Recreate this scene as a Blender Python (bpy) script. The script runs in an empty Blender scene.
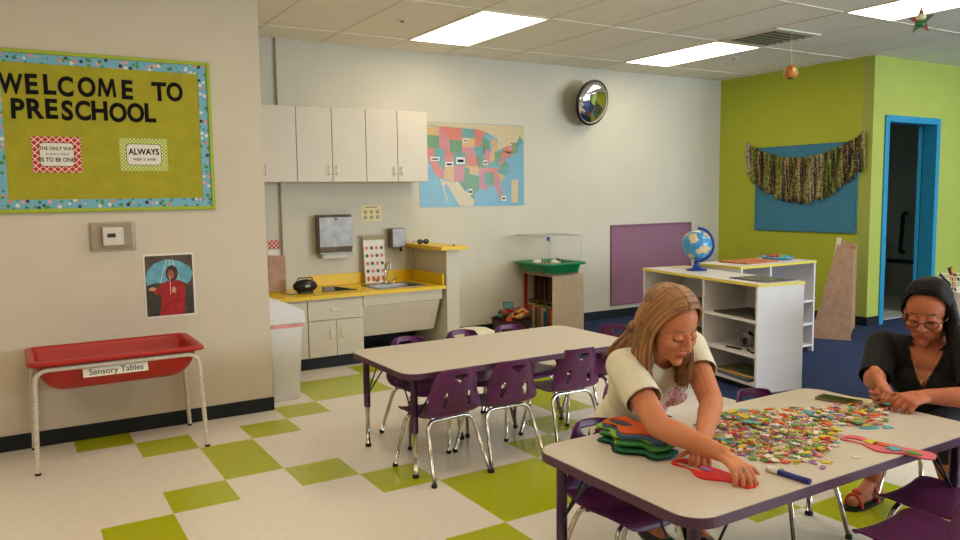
import bpy, bmesh, math, random
from mathutils import Vector, Matrix
from math import sin, cos, pi, radians, sqrt
random.seed(7)
C = bpy.context.scene.collection
sc = bpy.context.scene
ID = Matrix.Identity(4)

# ------------------------------------------------------------ materials
def srgb(c):
    return tuple(((v/255)/12.92 if v/255 <= .04045 else (((v/255)+.055)/1.055)**2.4) for v in c)
MATS = {}
def mat(name, rgb, rough=.5, metal=0, var=0.0, scale=20, bump=0, bscale=200, rgb2=None, spec=.5, trans=0, coat=0, alpha=1, ior=1.45, kind='noise', sss=0):
    if name in MATS: return MATS[name]
    m = bpy.data.materials.new(name); m.use_nodes = True
    nt = m.node_tree; b = nt.nodes['Principled BSDF']
    a = srgb(rgb)
    b.inputs['Roughness'].default_value = rough
    b.inputs['Metallic'].default_value = metal
    b.inputs['Specular IOR Level'].default_value = spec
    b.inputs['Transmission Weight'].default_value = trans
    b.inputs['IOR'].default_value = ior
    b.inputs['Alpha'].default_value = alpha
    b.inputs['Coat Weight'].default_value = coat
    if sss:
        b.inputs['Subsurface Weight'].default_value = sss
        b.inputs['Subsurface Radius'].default_value = (1, .35, .2)
        b.inputs['Subsurface Scale'].default_value = .01
    tc = nt.nodes.new('ShaderNodeTexCoord')
    if rgb2 is None: rgb2 = tuple(max(0, v*(1-var)) for v in rgb)
    n = nt.nodes.new('ShaderNodeTexNoise' if kind == 'noise' else 'ShaderNodeTexVoronoi')
    n.inputs['Scale'].default_value = scale
    nt.links.new(tc.outputs['Object'], n.inputs['Vector'])
    mx = nt.nodes.new('ShaderNodeMix'); mx.data_type = 'RGBA'
    mx.inputs[6].default_value = (*a, 1); mx.inputs[7].default_value = (*srgb(rgb2), 1)
    if kind == 'noise':
        n.inputs['Detail'].default_value = 5
        mr = nt.nodes.new('ShaderNodeMapRange'); mr.inputs[1].default_value = .35; mr.inputs[2].default_value = .65
        nt.links.new(n.outputs['Fac'], mr.inputs[0]); nt.links.new(mr.outputs[0], mx.inputs[0])
    else:
        mr = nt.nodes.new('ShaderNodeMapRange'); mr.inputs[1].default_value = .25; mr.inputs[2].default_value = .35
        nt.links.new(n.outputs['Distance'], mr.inputs[0]); nt.links.new(mr.outputs[0], mx.inputs[0])
    nt.links.new(mx.outputs[2], b.inputs['Base Color'])
    if bump:
        n2 = nt.nodes.new('ShaderNodeTexNoise'); n2.inputs['Scale'].default_value = bscale
        nt.links.new(tc.outputs['Object'], n2.inputs['Vector'])
        bp = nt.nodes.new('ShaderNodeBump'); bp.inputs['Strength'].default_value = bump; bp.inputs['Distance'].default_value = .004
        nt.links.new(n2.outputs['Fac'], bp.inputs['Height']); nt.links.new(bp.outputs[0], b.inputs['Normal'])
    MATS[name] = m
    return m
def emis(name, rgb, s):
    m = bpy.data.materials.new(name); m.use_nodes = True
    nt = m.node_tree; nt.nodes.clear()
    e = nt.nodes.new('ShaderNodeEmission'); e.inputs[0].default_value = (*rgb, 1); e.inputs[1].default_value = s
    o = nt.nodes.new('ShaderNodeOutputMaterial'); nt.links.new(e.outputs[0], o.inputs[0])
    return m
def confetti(name, base, cols, scale, rough=.6):
    """voronoi cells in many colours over a base colour (printed paper borders)"""
    m = bpy.data.materials.new(name); m.use_nodes = True
    nt = m.node_tree; b = nt.nodes['Principled BSDF']; b.inputs['Roughness'].default_value = rough
    tc = nt.nodes.new('ShaderNodeTexCoord'); v = nt.nodes.new('ShaderNodeTexVoronoi'); v.inputs['Scale'].default_value = scale
    nt.links.new(tc.outputs['Object'], v.inputs['Vector'])
    sx = nt.nodes.new('ShaderNodeSeparateColor'); nt.links.new(v.outputs['Color'], sx.inputs[0])
    r = nt.nodes.new('ShaderNodeValToRGB'); r.color_ramp.interpolation = 'CONSTANT'
    els = r.color_ramp.elements
    els[0].position = 0; els[0].color = (*srgb(cols[0]), 1)
    els[1].position = 1/len(cols); els[1].color = (*srgb(cols[1 % len(cols)]), 1)
    for i, c in enumerate(cols[2:], 2):
        e = els.new(i/len(cols)); e.color = (*srgb(c), 1)
    nt.links.new(sx.outputs[0], r.inputs[0])
    lt = nt.nodes.new('ShaderNodeMath'); lt.operation = 'LESS_THAN'; lt.inputs[1].default_value = .42
    nt.links.new(v.outputs['Distance'], lt.inputs[0])
    mx = nt.nodes.new('ShaderNodeMix'); mx.data_type = 'RGBA'; mx.inputs[6].default_value = (*srgb(base), 1)
    nt.links.new(lt.outputs[0], mx.inputs[0]); nt.links.new(r.outputs[0], mx.inputs[7])
    nt.links.new(mx.outputs[2], b.inputs['Base Color'])
    MATS[name] = m
    return m

M_wall = mat('wall_cream', (208, 196, 174), .75, var=.02, scale=3, bump=.08, bscale=160)
M_wallb = mat('wall_white', (205, 199, 180), .75, var=.02, scale=3, bump=.08, bscale=160)
M_olive = mat('wall_lime', (178, 186, 50), .7, var=.02, scale=3, bump=.08, bscale=160)
M_lime2 = mat('wall_lime_light', (166, 176, 80), .7, var=.02, scale=3, bump=.08, bscale=160)
M_bathw = mat('wall_bath', (150, 158, 158), .5, var=.03, scale=3)
M_ceil = mat('ceiling_tile', (243, 236, 216), .9, var=.03, scale=60, bump=.3, bscale=120)
M_grid = mat('ceiling_tbar', (234, 226, 204), .6, var=.02)
M_base = mat('baseboard_black', (10, 20, 26), .6, var=.1)
M_fw = mat('vinyl_white', (230, 222, 211), .2, var=.025, scale=30, spec=.6)
M_fg = mat('vinyl_lime', (174, 182, 14), .2, var=.05, scale=60, spec=.6)
M_carpet = mat('carpet_blue', (34, 56, 108), .95, var=.45, scale=150, bump=.8, bscale=400)
M_laminate = mat('laminate_greige', (201, 190, 174), .35, var=.03, scale=60)
M_edge = mat('edge_purple', (84, 48, 72), .4, var=.08)
M_purple = mat('plastic_purple', (94, 32, 84), .32, var=.08, scale=8, bump=.1, bscale=900)
M_legp = mat('metal_purple', (58, 28, 62), .35, var=.06)
M_chrome = mat('chrome', (205, 200, 190), .14, metal=1, var=.05)
M_steel = mat('stainless', (150, 144, 136), .5, metal=1, var=.12, scale=12)
M_black = mat('plastic_black', (14, 14, 16), .3, var=.1)
M_rubber = mat('rubber_black', (20, 18, 18), .7)
M_whitelam = mat('cabinet_white', (205, 194, 172), .4, var=.015, scale=5)
M_whiteshelf = mat('shelf_white', (216, 212, 212), .42, var=.02, scale=5)
M_yellow = mat('laminate_yellow', (232, 192, 24), .35, var=.04, scale=40)
M_yellowtrim = mat('trim_yellow', (222, 204, 84), .4, var=.04)
M_red = mat('plastic_red', (178, 34, 26), .35, var=.05)
M_redin = mat('plastic_red_inner', (172, 30, 24), .4, var=.05)
M_whitem = mat('metal_white', (214, 204, 188), .35, var=.1, scale=80)
M_paper = mat('paper_white', (228, 222, 208), .6, var=.02)
M_ink = mat('ink_black', (16, 12, 13), .8, spec=.2)
M_bb = mat('board_lime', (168, 160, 36), .85, var=.06, scale=9, bump=.1)
M_bbf = mat('board_frame_lime', (160, 178, 40), .5, var=.04)
M_purb = mat('board_purple', (146, 102, 122), .85, var=.06, scale=60)
M_purf = mat('board_purple_frame', (134, 86, 110), .6, var=.05)
M_blueb = mat('board_blue', (66, 130, 158), .85, var=.04, scale=30)
M_door = mat('door_blue', (38, 140, 182), .4, var=.03)
M_clear = mat('clear_plastic', (240, 240, 240), .05, trans=1, alpha=.35, ior=1.2)
M_ply = mat('plywood', (178, 140, 112), .6, rgb2=(160, 122, 94), scale=14)
M_maple = mat('maple_panel', (224, 204, 178), .5, rgb2=(214, 192, 164), scale=18)
M_wicker = mat('wicker', (86, 56, 34), .8, var=.4, scale=120, bump=.8)
M_green = mat('plastic_green', (12, 122, 66), .35, var=.05)
M_navy = mat('plastic_blue', (22, 52, 132), .3, var=.05)
M_can = mat('bin_white', (226, 224, 222), .38, var=.02)
M_pink = mat('bag_pink', (230, 160, 150), .5, var=.1)
M_skin = mat('skin_fair', (206, 136, 98), .6, rgb2=(198, 124, 88), spec=.3, scale=14, sss=.08)
M_skin2 = mat('skin_tan', (186, 114, 80), .6, rgb2=(178, 104, 72), spec=.3, scale=14, sss=.08)
M_lip = mat('lip_rose', (176, 78, 70), .4, var=.1)
M_lash = mat('lash_dark', (60, 36, 28), .7)
M_brow = mat('brow_brown', (134, 90, 62), .7, var=.2)
M_browd = mat('brow_dark', (60, 38, 32), .7, var=.2)
M_shirt = mat('cotton_white', (222, 214, 190), .85, var=.03, scale=30, bump=.15, bscale=300)
M_print = mat('print_red', (190, 62, 74), .8, rgb2=(226, 204, 190), scale=110)
M_jean = mat('denim_dark', (30, 34, 50), .85, var=.2, scale=200)
M_blackc = mat('cotton_black', (8, 8, 10), .85, var=.1, scale=60, bump=.2, bscale=250)
def hairmat(name, a, b, sc_):
    m = mat(name, a, .55, rgb2=b, scale=sc_, spec=.25)
    return m
M_hair = hairmat('hair_brown', (150, 102, 62), (104, 66, 38), 70)
M_hairb = hairmat('hair_black', (12, 8, 8), (8, 5, 6), 90)

# ------------------------------------------------------------ mesh builder
class MB:
    def __init__(s):
        s.bm = bmesh.new(); s.mats = []; s.smooth = False
    def mi(s, m):
        if m not in s.mats: s.mats.append(m)
        return s.mats.index(m)
    def _take(s, geom_faces, m, smooth=False):
        i = s.mi(m)
        for f in geom_faces: f.material_index = i; f.smooth = smooth
    def box(s, x0, x1, y0, y1, z0, z1, m, bev=0, T=ID, seg=2):
        t = bmesh.new()
        bmesh.ops.create_cube(t, size=1)
        bmesh.ops.transform(t, matrix=Matrix.Translation(((x0+x1)/2, (y0+y1)/2, (z0+z1)/2)) @ Matrix.Diagonal((abs(x1-x0), abs(y1-y0), abs(z1-z0), 1)), verts=t.verts)
        if bev: bmesh.ops.bevel(t, geom=t.edges[:], offset=bev, segments=seg, profile=.5, affect='EDGES', clamp_overlap=True)
        s.add(t, m, T, False); return s
    def add(s, t, m, T=ID, smooth=False):
        bmesh.ops.transform(t, matrix=T, verts=t.verts)
        vm = {}
        for v in t.verts: vm[v] = s.bm.verts.new(v.co)
        i = s.mi(m) if m else 0
        for f in t.faces:
            try: nf = s.bm.faces.new([vm[v] for v in f.verts])
            except ValueError: continue
            nf.material_index = i; nf.smooth = smooth or f.smooth
        t.free()
    def tube(s, pts, r, m, n=10, close=False, caps=True, T=ID, flat=1.0):
        pts = [Vector(p) for p in pts]; N = len(pts)
        rs = r if isinstance(r, (list, tuple)) else [r]*N
        i = s.mi(m); rings = []
        up = Vector((0, 0, 1)); prev = None
        for k, p in enumerate(pts):
            if close: t = pts[(k+1) % N]-pts[k-1]
            else: t = pts[min(k+1, N-1)]-pts[max(k-1, 0)]
            if t.length < 1e-9: t = Vector((0, 0, 1))
            t.normalize()
            if prev is None:
                a = t.cross(up)
                if a.length < .1: a = t.cross(Vector((1, 0, 0)))
                a.normalize()
            else:
                a = prev-t*prev.dot(t)
                if a.length < 1e-6: a = t.orthogonal()
                a.normalize()
            prev = a; b = t.cross(a)
            rings.append([s.bm.verts.new(T @ (p+(a*cos(2*pi*j/n)+b*sin(2*pi*j/n)*flat)*rs[k])) for j in range(n)])
        rng = range(N if close else N-1)
        for k in rng:
            A, B = rings[k], rings[(k+1) % N]
            for j in range(n):
                f = s.bm.faces.new((A[j], A[(j+1) % n], B[(j+1) % n], B[j])); f.material_index = i; f.smooth = True
        if caps and not close:
            for R_, rev in ((rings[0], 1), (rings[-1], 0)):
                try:
                    f = s.bm.faces.new(R_[::-1] if not rev else R_); f.material_index = i
                except ValueError: pass
        return s
    def lathe(s, prof, m, n=32, T=ID, smooth=True):
        i = s.mi(m); rings = []
        for r, z in prof:
            if r < 1e-6: rings.append([s.bm.verts.new(T @ Vector((0, 0, z)))])
            else: rings.append([s.bm.verts.new(T @ Vector((r*cos(2*pi*j/n), r*sin(2*pi*j/n), z))) for j in range(n)])
        for A, B in zip(rings, rings[1:]):
            for j in range(n):
                a, b = A[j % len(A)], A[(j+1) % len(A)]; c, d = B[(j+1) % len(B)], B[j % len(B)]
                vs = []
                for v in (a, b, c, d):
                    if v not in vs: vs.append(v)
                if len(vs) >= 3:
                    f = s.bm.faces.new(vs); f.material_index = i; f.smooth = smooth
        return s
    def prism(s, poly, z0, z1, m, T=ID, holes=()):
        """polygon (x,y) extruded z0..z1, holes allowed (triangle fill)"""
        t = bmesh.new()
        eds = []
        for loop in (poly, *holes):
            vs = [t.verts.new((x, y, z0)) for x, y in loop]
            for a, b in zip(vs, vs[1:]+vs[:1]): eds.append(t.edges.new((a, b)))
        if holes:
            bmesh.ops.triangle_fill(t, use_beauty=True, use_dissolve=False, edges=eds)
        else:
            t.faces.new(t.verts[:])
        if abs(z1-z0) > 1e-7:
            r = bmesh.ops.extrude_face_region(t, geom=t.faces[:])
            bmesh.ops.translate(t, verts=[v for v in r['geom'] if isinstance(v, bmesh.types.BMVert)], vec=(0, 0, z1-z0))
        bmesh.ops.recalc_face_normals(t, faces=t.faces[:])
        s.add(t, m, T); return s
    def sphere(s, c, r, m, sub=3, T=ID):
        t = bmesh.new(); bmesh.ops.create_icosphere(t, subdivisions=sub, radius=1)
        rr = r if isinstance(r, (tuple, list)) else (r, r, r)
        s.add(t, m, T @ Matrix.Translation(c) @ Matrix.Diagonal((*rr, 1)), True); return s
    def text(s, body, size, m, T=ID, bold=0, ext=.001, align='CENTER', shear=0, spacing=1, sx=1):
        cu = bpy.data.curves.new('tmp', 'FONT'); cu.body = body; cu.size = size; cu.align_x = align
        cu.extrude = ext; cu.offset = bold; cu.shear = shear; cu.space_character = spacing; cu.resolution_u = 4
        o = bpy.data.objects.new('tmp', cu); C.objects.link(o)
        dg = bpy.context.evaluated_depsgraph_get(); dg.update()
        me = bpy.data.meshes.new_from_object(o.evaluated_get(dg))
        t = bmesh.new(); t.from_mesh(me)
        bpy.data.objects.remove(o); bpy.data.curves.remove(cu); bpy.data.meshes.remove(me)
        s.add(t, m, T @ Matrix.Diagonal((sx, 1, 1, 1))); return s
    def mesh(s, name):
        me = bpy.data.meshes.new(name)
        s.bm.normal_update(); s.bm.to_mesh(me); s.bm.free()
        for m in s.mats: me.materials.append(m)
        return me
    def obj(s, name, parent=None, loc=None, rot=None):
        o = bpy.data.objects.new(name, s.mesh(name)); C.objects.link(o)
        if parent: o.parent = parent
        if loc: o.location = loc
        if rot: o.rotation_euler = rot
        return o
def tag(o, label, cat, group=None):
    o['label'] = label; o['category'] = cat
    if group: o['group'] = group
    return o
def struct(o, label, cat):
    o['label'] = label; o['category'] = cat; o['kind'] = 'structure'; return o
def empty(name, label, cat, loc=(0, 0, 0), rz=0, group=None):
    o = bpy.data.objects.new(name, None); C.objects.link(o); o.location = loc; o.rotation_euler = (0, 0, rz)
    o.empty_display_size = .05
    return tag(o, label, cat, group)
def dup(root, loc=None, rz=None, label=None, group=None):
    def cp(o, par):
        c = o.copy(); C.objects.link(c); c.parent = par
        for ch in kids.get(o.name, []): cp(ch, c)
        return c
    kids = {}
    for o in C.objects:
        if o.parent: kids.setdefault(o.parent.name, []).append(o)
    r = cp(root, None)
    if loc: r.location = loc
    if rz is not None: r.rotation_euler = (0, 0, rz)
    if label: r['label'] = label
    if group: r['group'] = group
    return r
def XZ(y):   # local (x, y) -> world (x, y0, z), facing -Y
    return Matrix(((1, 0, 0, 0), (0, 0, -1, y), (0, 1, 0, 0), (0, 0, 0, 1)))
def YZ(x):   # local (x, y) -> wall facing -X : local x -> -Y, local y -> Z
    return Matrix(((0, 0, -1, x), (-1, 0, 0, 0), (0, 1, 0, 0), (0, 0, 0, 1)))
def rrect(x0, x1, y0, y1, r, n=6):
    out = []
    for cx, cy, a0 in ((x1-r, y0+r, -90), (x1-r, y1-r, 0), (x0+r, y1-r, 90), (x0+r, y0+r, 180)):
        for k in range(n+1):
            a = radians(a0+90*k/n); out.append((cx+r*cos(a), cy+r*sin(a)))
    return out
def ell(cx, cy, rx, ry, n=24, rot=0):
    return [(cx+rx*cos(t)*cos(rot)-ry*sin(t)*sin(rot), cy+rx*cos(t)*sin(rot)+ry*sin(t)*cos(rot)) for t in [2*pi*k/n for k in range(n)]]
def arc_path(pts, r=.03, n=5):
    """round the corners of a polyline"""
    pts = [Vector(p) for p in pts]; out = [pts[0]]
    for a, b, c in zip(pts, pts[1:], pts[2:]):
        d1 = (a-b); d2 = (c-b); k = min(r, d1.length*.49, d2.length*.49)
        p = b+d1.normalized()*k; q = b+d2.normalized()*k
        for i in range(n+1):
            t = i/n; out.append(p*(1-t)**2+b*2*t*(1-t)+q*t*t)
    out.append(pts[-1]); return out

# ------------------------------------------------------------ camera
yaw, pitch, roll = .5501, .0960, -.0135
CAM = Vector((-.8901, -3.9756, 1.4352))
cy_, sy_, cp_, sp_ = cos(yaw), sin(yaw), cos(pitch), sin(pitch)
fw = Vector((sy_*cp_, cy_*cp_, -sp_)); rt = Vector((cy_, -sy_, 0)); upv = rt.cross(fw)
r2 = rt*cos(roll)+upv*sin(roll); u2 = -rt*sin(roll)+upv*cos(roll)
cam = bpy.data.cameras.new('camera'); co = bpy.data.objects.new('camera', cam); C.objects.link(co)
co.matrix_world = Matrix(((r2.x, u2.x, -fw.x, CAM.x), (r2.y, u2.y, -fw.y, CAM.y), (r2.z, u2.z, -fw.z, CAM.z), (0, 0, 0, 1)))
cam.sensor_width = 36; cam.lens = 36*774.98/960; cam.clip_start = .05
sc.camera = co

# ------------------------------------------------------------ the room
HC, BY, XR, LY, GY = 2.81, 2.797, 6.81, 1.169, .792
XL, YF, XE = -4.2, -6.6, 11.5
U = .3048
green = set()
def cells(u0, u1, v0, v1):
    for a in range(u0, u1):
        for b in range(v0, v1): green.add((a, b))
for a in ((-2, -1, -4, -3), (-1, 0, -3, -2), (0, 1, -2, 0), (-1, 0, 0, 1), (-2, -1, 1, 3), (1, 2, -3, -2), (2, 3, -4, -3), (3, 5, -6, -4),
          (5, 6, -7, -6), (1, 2, 0, 1), (2, 3, 1, 2), (3, 5, 2, 4), (2, 3, 4, 5), (1, 2, 5, 6), (5, 6, 1, 2), (6, 7, 0, 1), (7, 8, -2, 0), (8, 9, -3, -2),
          (9, 10, -4, -3), (5, 6, 4, 5), (6, 7, 5, 6), (7, 9, 6, 8), (8, 9, 5, 6), (9, 10, 4, 5), (-4, -2, 3, 5), (-1, 0, 7, 8), (0, 1, 6, 7), (9, 10, 8, 9), (5, 6, 9, 10), (6, 7, 8, 9), (-6, -5, 2, 3)):
    cells(*a)
f = MB(); CX = 11
fm = {}
def fv(x, y):
    k = (round(x, 4), round(y, 4))
    if k not in fm: fm[k] = f.bm.verts.new((x, y, 0))
    return fm[k]
iw, ig = f.mi(M_fw), f.mi(M_fg)
for a in range(-14, CX):
    for b in range(-10, 22):
        fc = f.bm.faces.new((fv(a*U, -(b+1)*U), fv((a+1)*U, -(b+1)*U), fv((a+1)*U, -b*U), fv(a*U, -b*U)))
        fc.material_index = ig if (a, b) in green else iw
struct(f.obj('floor'), 'cream vinyl tile floor with scattered lime green tiles', 'floor')
f = MB(); f.box(CX*U, XE, YF-.1, BY+.3, -.02, .004, M_carpet)
struct(f.obj('floor'), 'dark blue carpet beyond the vinyl tiles', 'carpet')
f = MB(); f.box(XL, XE, YF, BY+.3, HC, HC+.05, M_ceil)
struct(f.obj('ceiling'), 'suspended ceiling of off-white acoustic tiles', 'ceiling')
MX, MY, GX0, GY0 = .6285, 1.255, 2.24, 1.045
f = MB()
for k in range(-10, 15):
    x = GX0+k*MX; f.box(x-.011, x+.011, YF, BY, HC-.004, HC+.001, M_grid)
for k in range(-6, 2):
    y = GY0+k*MY; f.box(XL, XE, y-.011, y+.011, HC-.005, HC+.001, M_grid)
struct(f.obj('trim_1'), 'thin metal grid between the ceiling tiles', 'ceiling grid')
f = MB(); f.box(XL, .60, LY, BY+.1, -.01, HC+.01, M_wall)
struct(f.obj('wall_left'), 'cream wall with the welcome board, at left', 'wall')
f = MB(); f.box(.60, XR+.12, BY, BY+.12, -.01, HC+.01, M_wallb)
struct(f.obj('wall_back'), 'long white back wall with the map and mirror', 'wall')
f = MB(); f.box(1.20, 1.42, BY-.05, BY, 0, HC, M_wallb); f.box(1.07, 1.20, BY-.012, BY, 0, HC, M_wallb)
struct(f.obj('wall_pilaster'), 'shallow white pilaster beside the kitchen cabinets', 'wall')
f = MB(); f.box(XR, XR+.12, GY+.12, BY, -.01, HC+.01, M_olive)
struct(f.obj('wall_right'), 'olive lime wall with the blue board and fabric garland', 'wall')
f = MB()
DX0, DX1, DH = 7.02, 8.06, 2.21
f.box(XR, DX0, GY, GY+.12, -.01, HC+.01, M_lime2); f.box(DX1, XE, GY, GY+.12, -.01, HC+.01, M_lime2); f.box(DX0, DX1, GY, GY+.12, DH, HC+.01, M_lime2)
struct(f.obj('wall_doorway'), 'bright lime wall around the blue doorway', 'wall')
f = MB(); f.box(XE, XE+.1, YF, BY+.3, -.01, HC+.01, M_lime2)
struct(f.obj('wall_far_right'), 'lime side wall beyond the right edge of the view', 'wall')
f = MB(); f.box(XL-.1, XL, YF, LY+.1, -.01, HC+.01, M_wall)
struct(f.obj('wall_far_left'), 'cream side wall beyond the left edge of the view', 'wall')
# wall behind the camera with two windows
WN = [(4.2, 6.6), (7.4, 9.8)]
f = MB()
f.box(XL, WN[0][0], YF-.12, YF, -.01, HC+.01, M_wallb); f.box(WN[0][1], WN[1][0], YF-.12, YF, -.01, HC+.01, M_wallb); f.box(WN[1][1], XE, YF-.12, YF, -.01, HC+.01, M_wallb)
for a, b in WN:
    f.box(a, b, YF-.12, YF, -.01, .9, M_wallb); f.box(a, b, YF-.12, YF, 2.4, HC+.01, M_wallb)
struct(f.obj('wall_front'), 'white wall with windows, behind the viewer', 'wall')
for k, (a, b) in enumerate(WN):
    f = MB()
    for x0, x1, z0, z1 in ((a, a+.05, .9, 2.4), (b-.05, b, .9, 2.4), (a, b, .9, .95), (a, b, 2.35, 2.4), ((a+b)/2-.025, (a+b)/2+.025, .9, 2.4)):
        f.box(x0, x1, YF-.08, YF-.02, z0, z1, M_whitem)
    struct(f.obj('window_%d' % (k+1)), 'white framed window behind the viewer, %s one' % ('nearer' if k == 0 else 'farther'), 'window')
# bathroom behind the doorway
f = MB(); f.box(XR+.12, XE, BY-.02, BY+.1, 0, HC, M_bathw)
M_btile = mat('bath_tile', (150, 152, 150), .35, var=.05)
struct(f.obj('wall_bathroom'), 'grey bathroom wall seen dimly through the doorway', 'wall')
f = MB(); f.box(9.4, 9.5, GY+.12, BY, 0, HC, M_bathw)
f.box(9.385, 9.4, GY+.12, BY, 0, .43, M_btile)
struct(f.obj('wall_bathroom'), 'grey tiled bathroom side wall with grab rail', 'wall')
f = MB(); f.box(9.37, 9.4, GY+.12, BY-.02, .45, .50, M_base)
struct(f.obj('trim_2'), 'dark horizontal trim along the bathroom wall', 'trim')
f = MB(); f.box(XR+.12, 9.4, GY+.12, BY-.02, .001, .012, mat('bath_floor', (196, 194, 186), .3, var=.05))
struct(f.obj('floor'), 'pale bathroom floor beyond the doorway', 'floor')
t = tag(MB().tube(arc_path([(9.39, 1.875, 1.12), (9.31, 1.875, 1.12), (9.31, 1.90, .60), (9.39, 1.90, .60)], .05), .025, M_base).obj('grab_rail'), 'dark vertical grab rail on the bathroom wall', 'rail')
tl = empty('toilet', 'white toilet dimly visible through the blue doorway', 'toilet', (9.08, 2.3, .012))
MB().lathe([(0, .0), (.12, 0), (.11, .12), (.18, .3), (.20, .36), (0, .36)], M_can, 24, Matrix.Diagonal((1.1, .9, 1, 1))).obj('bowl', tl)
MB().lathe([(0, .361), (.205, .361), (.20, .39), (0, .395)], M_can, 24, Matrix.Diagonal((1.1, .9, 1, 1))).obj('lid', tl)
MB().box(.15, .285, -.2, .2, .36, .72, M_can, .02).obj('tank', tl)
# baseboards
BH = .092
def baseb(name, a, lab):
    f = MB(); f.box(*a, M_base, .003); struct(f.obj(name), lab, 'baseboard')
baseb('baseboard_left', (XL, .606, LY-.008, LY, 0, BH), 'black rubber baseboard under the sensory bin wall')
baseb('baseboard_back', (2.64, XR, BY-.01, BY, 0, .1), 'black rubber baseboard along the back wall')
baseb('baseboard_right', (XR-.01, XR, GY-.01, BY-.01, 0, .1), 'dark baseboard under the blue board wall')
baseb('baseboard_doorway', (XR-.01, DX0, GY-.01, GY, 0, .1), 'short dark baseboard beside the blue door frame')
baseb('baseboard_doorway', (DX1+.08, XE, GY-.01, GY, 0, .1), 'dark baseboard right of the blue door frame')
# door frame
df = bpy.data.objects.new('door_1', None); C.objects.link(df); struct(df, 'blue door frame with its door swung inward', 'door')
fr = MB()
fr.box(DX0-.005, DX0+.065, GY-.02, GY+.14, 0, DH+.005, M_door, .004); fr.box(DX1-.065, DX1+.005, GY-.02, GY+.14, 0, DH+.005, M_door, .004)
fr.box(DX0+.065, DX1-.065, GY-.02, GY+.14, DH-.065, DH+.005, M_door, .004)
fr.obj('door_frame', df)
# door leaf swung inward, hinged on right jamb
a = radians(163)
dl = MB().box(-.90, 0, -.02, .02, .01, DH-.075, M_door, .003).obj('door_leaf', df, (DX1-.07, GY+.165, 0), (0, 0, -a))
hd = MB(); hd.tube(arc_path([(-.84, -.02, 1.0), (-.84, -.07, 1.0), (-.72, -.07, 1.0)], .02), .011, M_steel); hd.obj('door_handle', dl)

# ------------------------------------------------------------ ceiling fixtures
M_panel = emis('light_panel', (1, .86, .66), 7.5)
names = {(0, 0): 'long ceiling light panel nearest the kitchen cabinets', (1, 0): 'ceiling light panel over the round mirror and low shelves',
         (1, -1): 'ceiling light panel at top right behind the hanging star'}
GRP = None
for i in (-2, -1, 0, 1, 2):
    for j in (0, -1, -2):
        if j == 0 and i in (-2, -1, 2): continue
        x = GX0+i*4*MX; y = GY0+j*2*MY
        lab = names.get((i, j))
        e = empty('ceiling_light', lab or 'recessed ceiling light panel outside the view', 'ceiling light', (x+MX/2, y+MY/2, HC), 0, 'recessed ceiling light panels')
        w, l = MX/2, MY/2
        g = MB()
        for a_ in ((-w, -w+.02, -l, l), (w-.02, w, -l, l), (-w+.02, w-.02, -l, -l+.02), (-w+.02, w-.02, l-.02, l)): g.box(*a_, -.008, -.001, M_grid)
        g.obj('frame', e)
        MB().box(-w+.02, w-.02, -l+.02, l-.02, -.006, -.002, M_panel).obj('diffuser', e)
# air vent
v = empty('ceiling_vent', 'square slatted air vent in the ceiling beside the light panel', 'vent', (5.06, .70, HC))
g = MB()
for a_ in ((-.3, -.25, -.3, .3), (.25, .3, -.3, .3), (-.25, .25, -.3, -.25), (-.25, .25, .25, .3)): g.box(*a_, -.012, -.001, M_grid, .002)
g.obj('frame', v)
MB().box(-.25, .25, -.25, .25, -.004, -.001, M_black).obj('duct_opening', v)
g = MB()
for k in range(7): g.box(-.25, .25, -.24+k*.075, -.222+k*.075, -.02, -.006, mat('vent_metal', (120, 112, 84), .5), T=ID)
g.obj('slats', v)
for (x, y, lb) in ((1.868, 1.639, 'small round ceiling disc left of the first light panel'), (5.63, 1.59, 'small round ceiling disc near the green wall corner')):
    e = empty('sprinkler', lb, 'sprinkler', (x, y, HC))
    MB().lathe([(0, -.004), (.04, -.004), (.042, -.001), (.042, 0)], M_grid, 24).obj('cover_plate', e)
    MB().lathe([(0, -.02), (.012, -.02), (.012, -.004)], M_steel, 12).obj('nozzle', e)

# daylight through the windows behind the viewer
for a, b in WN:
    L = bpy.data.lights.new('daylight', 'AREA'); L.shape = 'RECTANGLE'; L.size = b-a; L.size_y = 1.5; L.energy = 260; L.color = (.72, .86, 1)
    o = bpy.data.objects.new('daylight', L); C.objects.link(o); o.location = ((a+b)/2, YF-.4, 1.65); o.rotation_euler = (radians(90), 0, 0)
w = bpy.data.worlds.new('World'); sc.world = w; w.use_nodes = True
w.node_tree.nodes['Background'].inputs[0].default_value = (.7, .85, 1, 1); w.node_tree.nodes['Background'].inputs[1].default_value = .6
sc.view_settings.view_transform = 'Standard'; sc.view_settings.look = 'None'; sc.view_settings.gamma = 1
sc.view_settings.use_curve_mapping = False; sc.view_settings.exposure = .10
sc.cycles.use_denoising = True
sc.cycles.max_bounces = 8
sc.cycles.sample_clamp_indirect = 8
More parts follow.
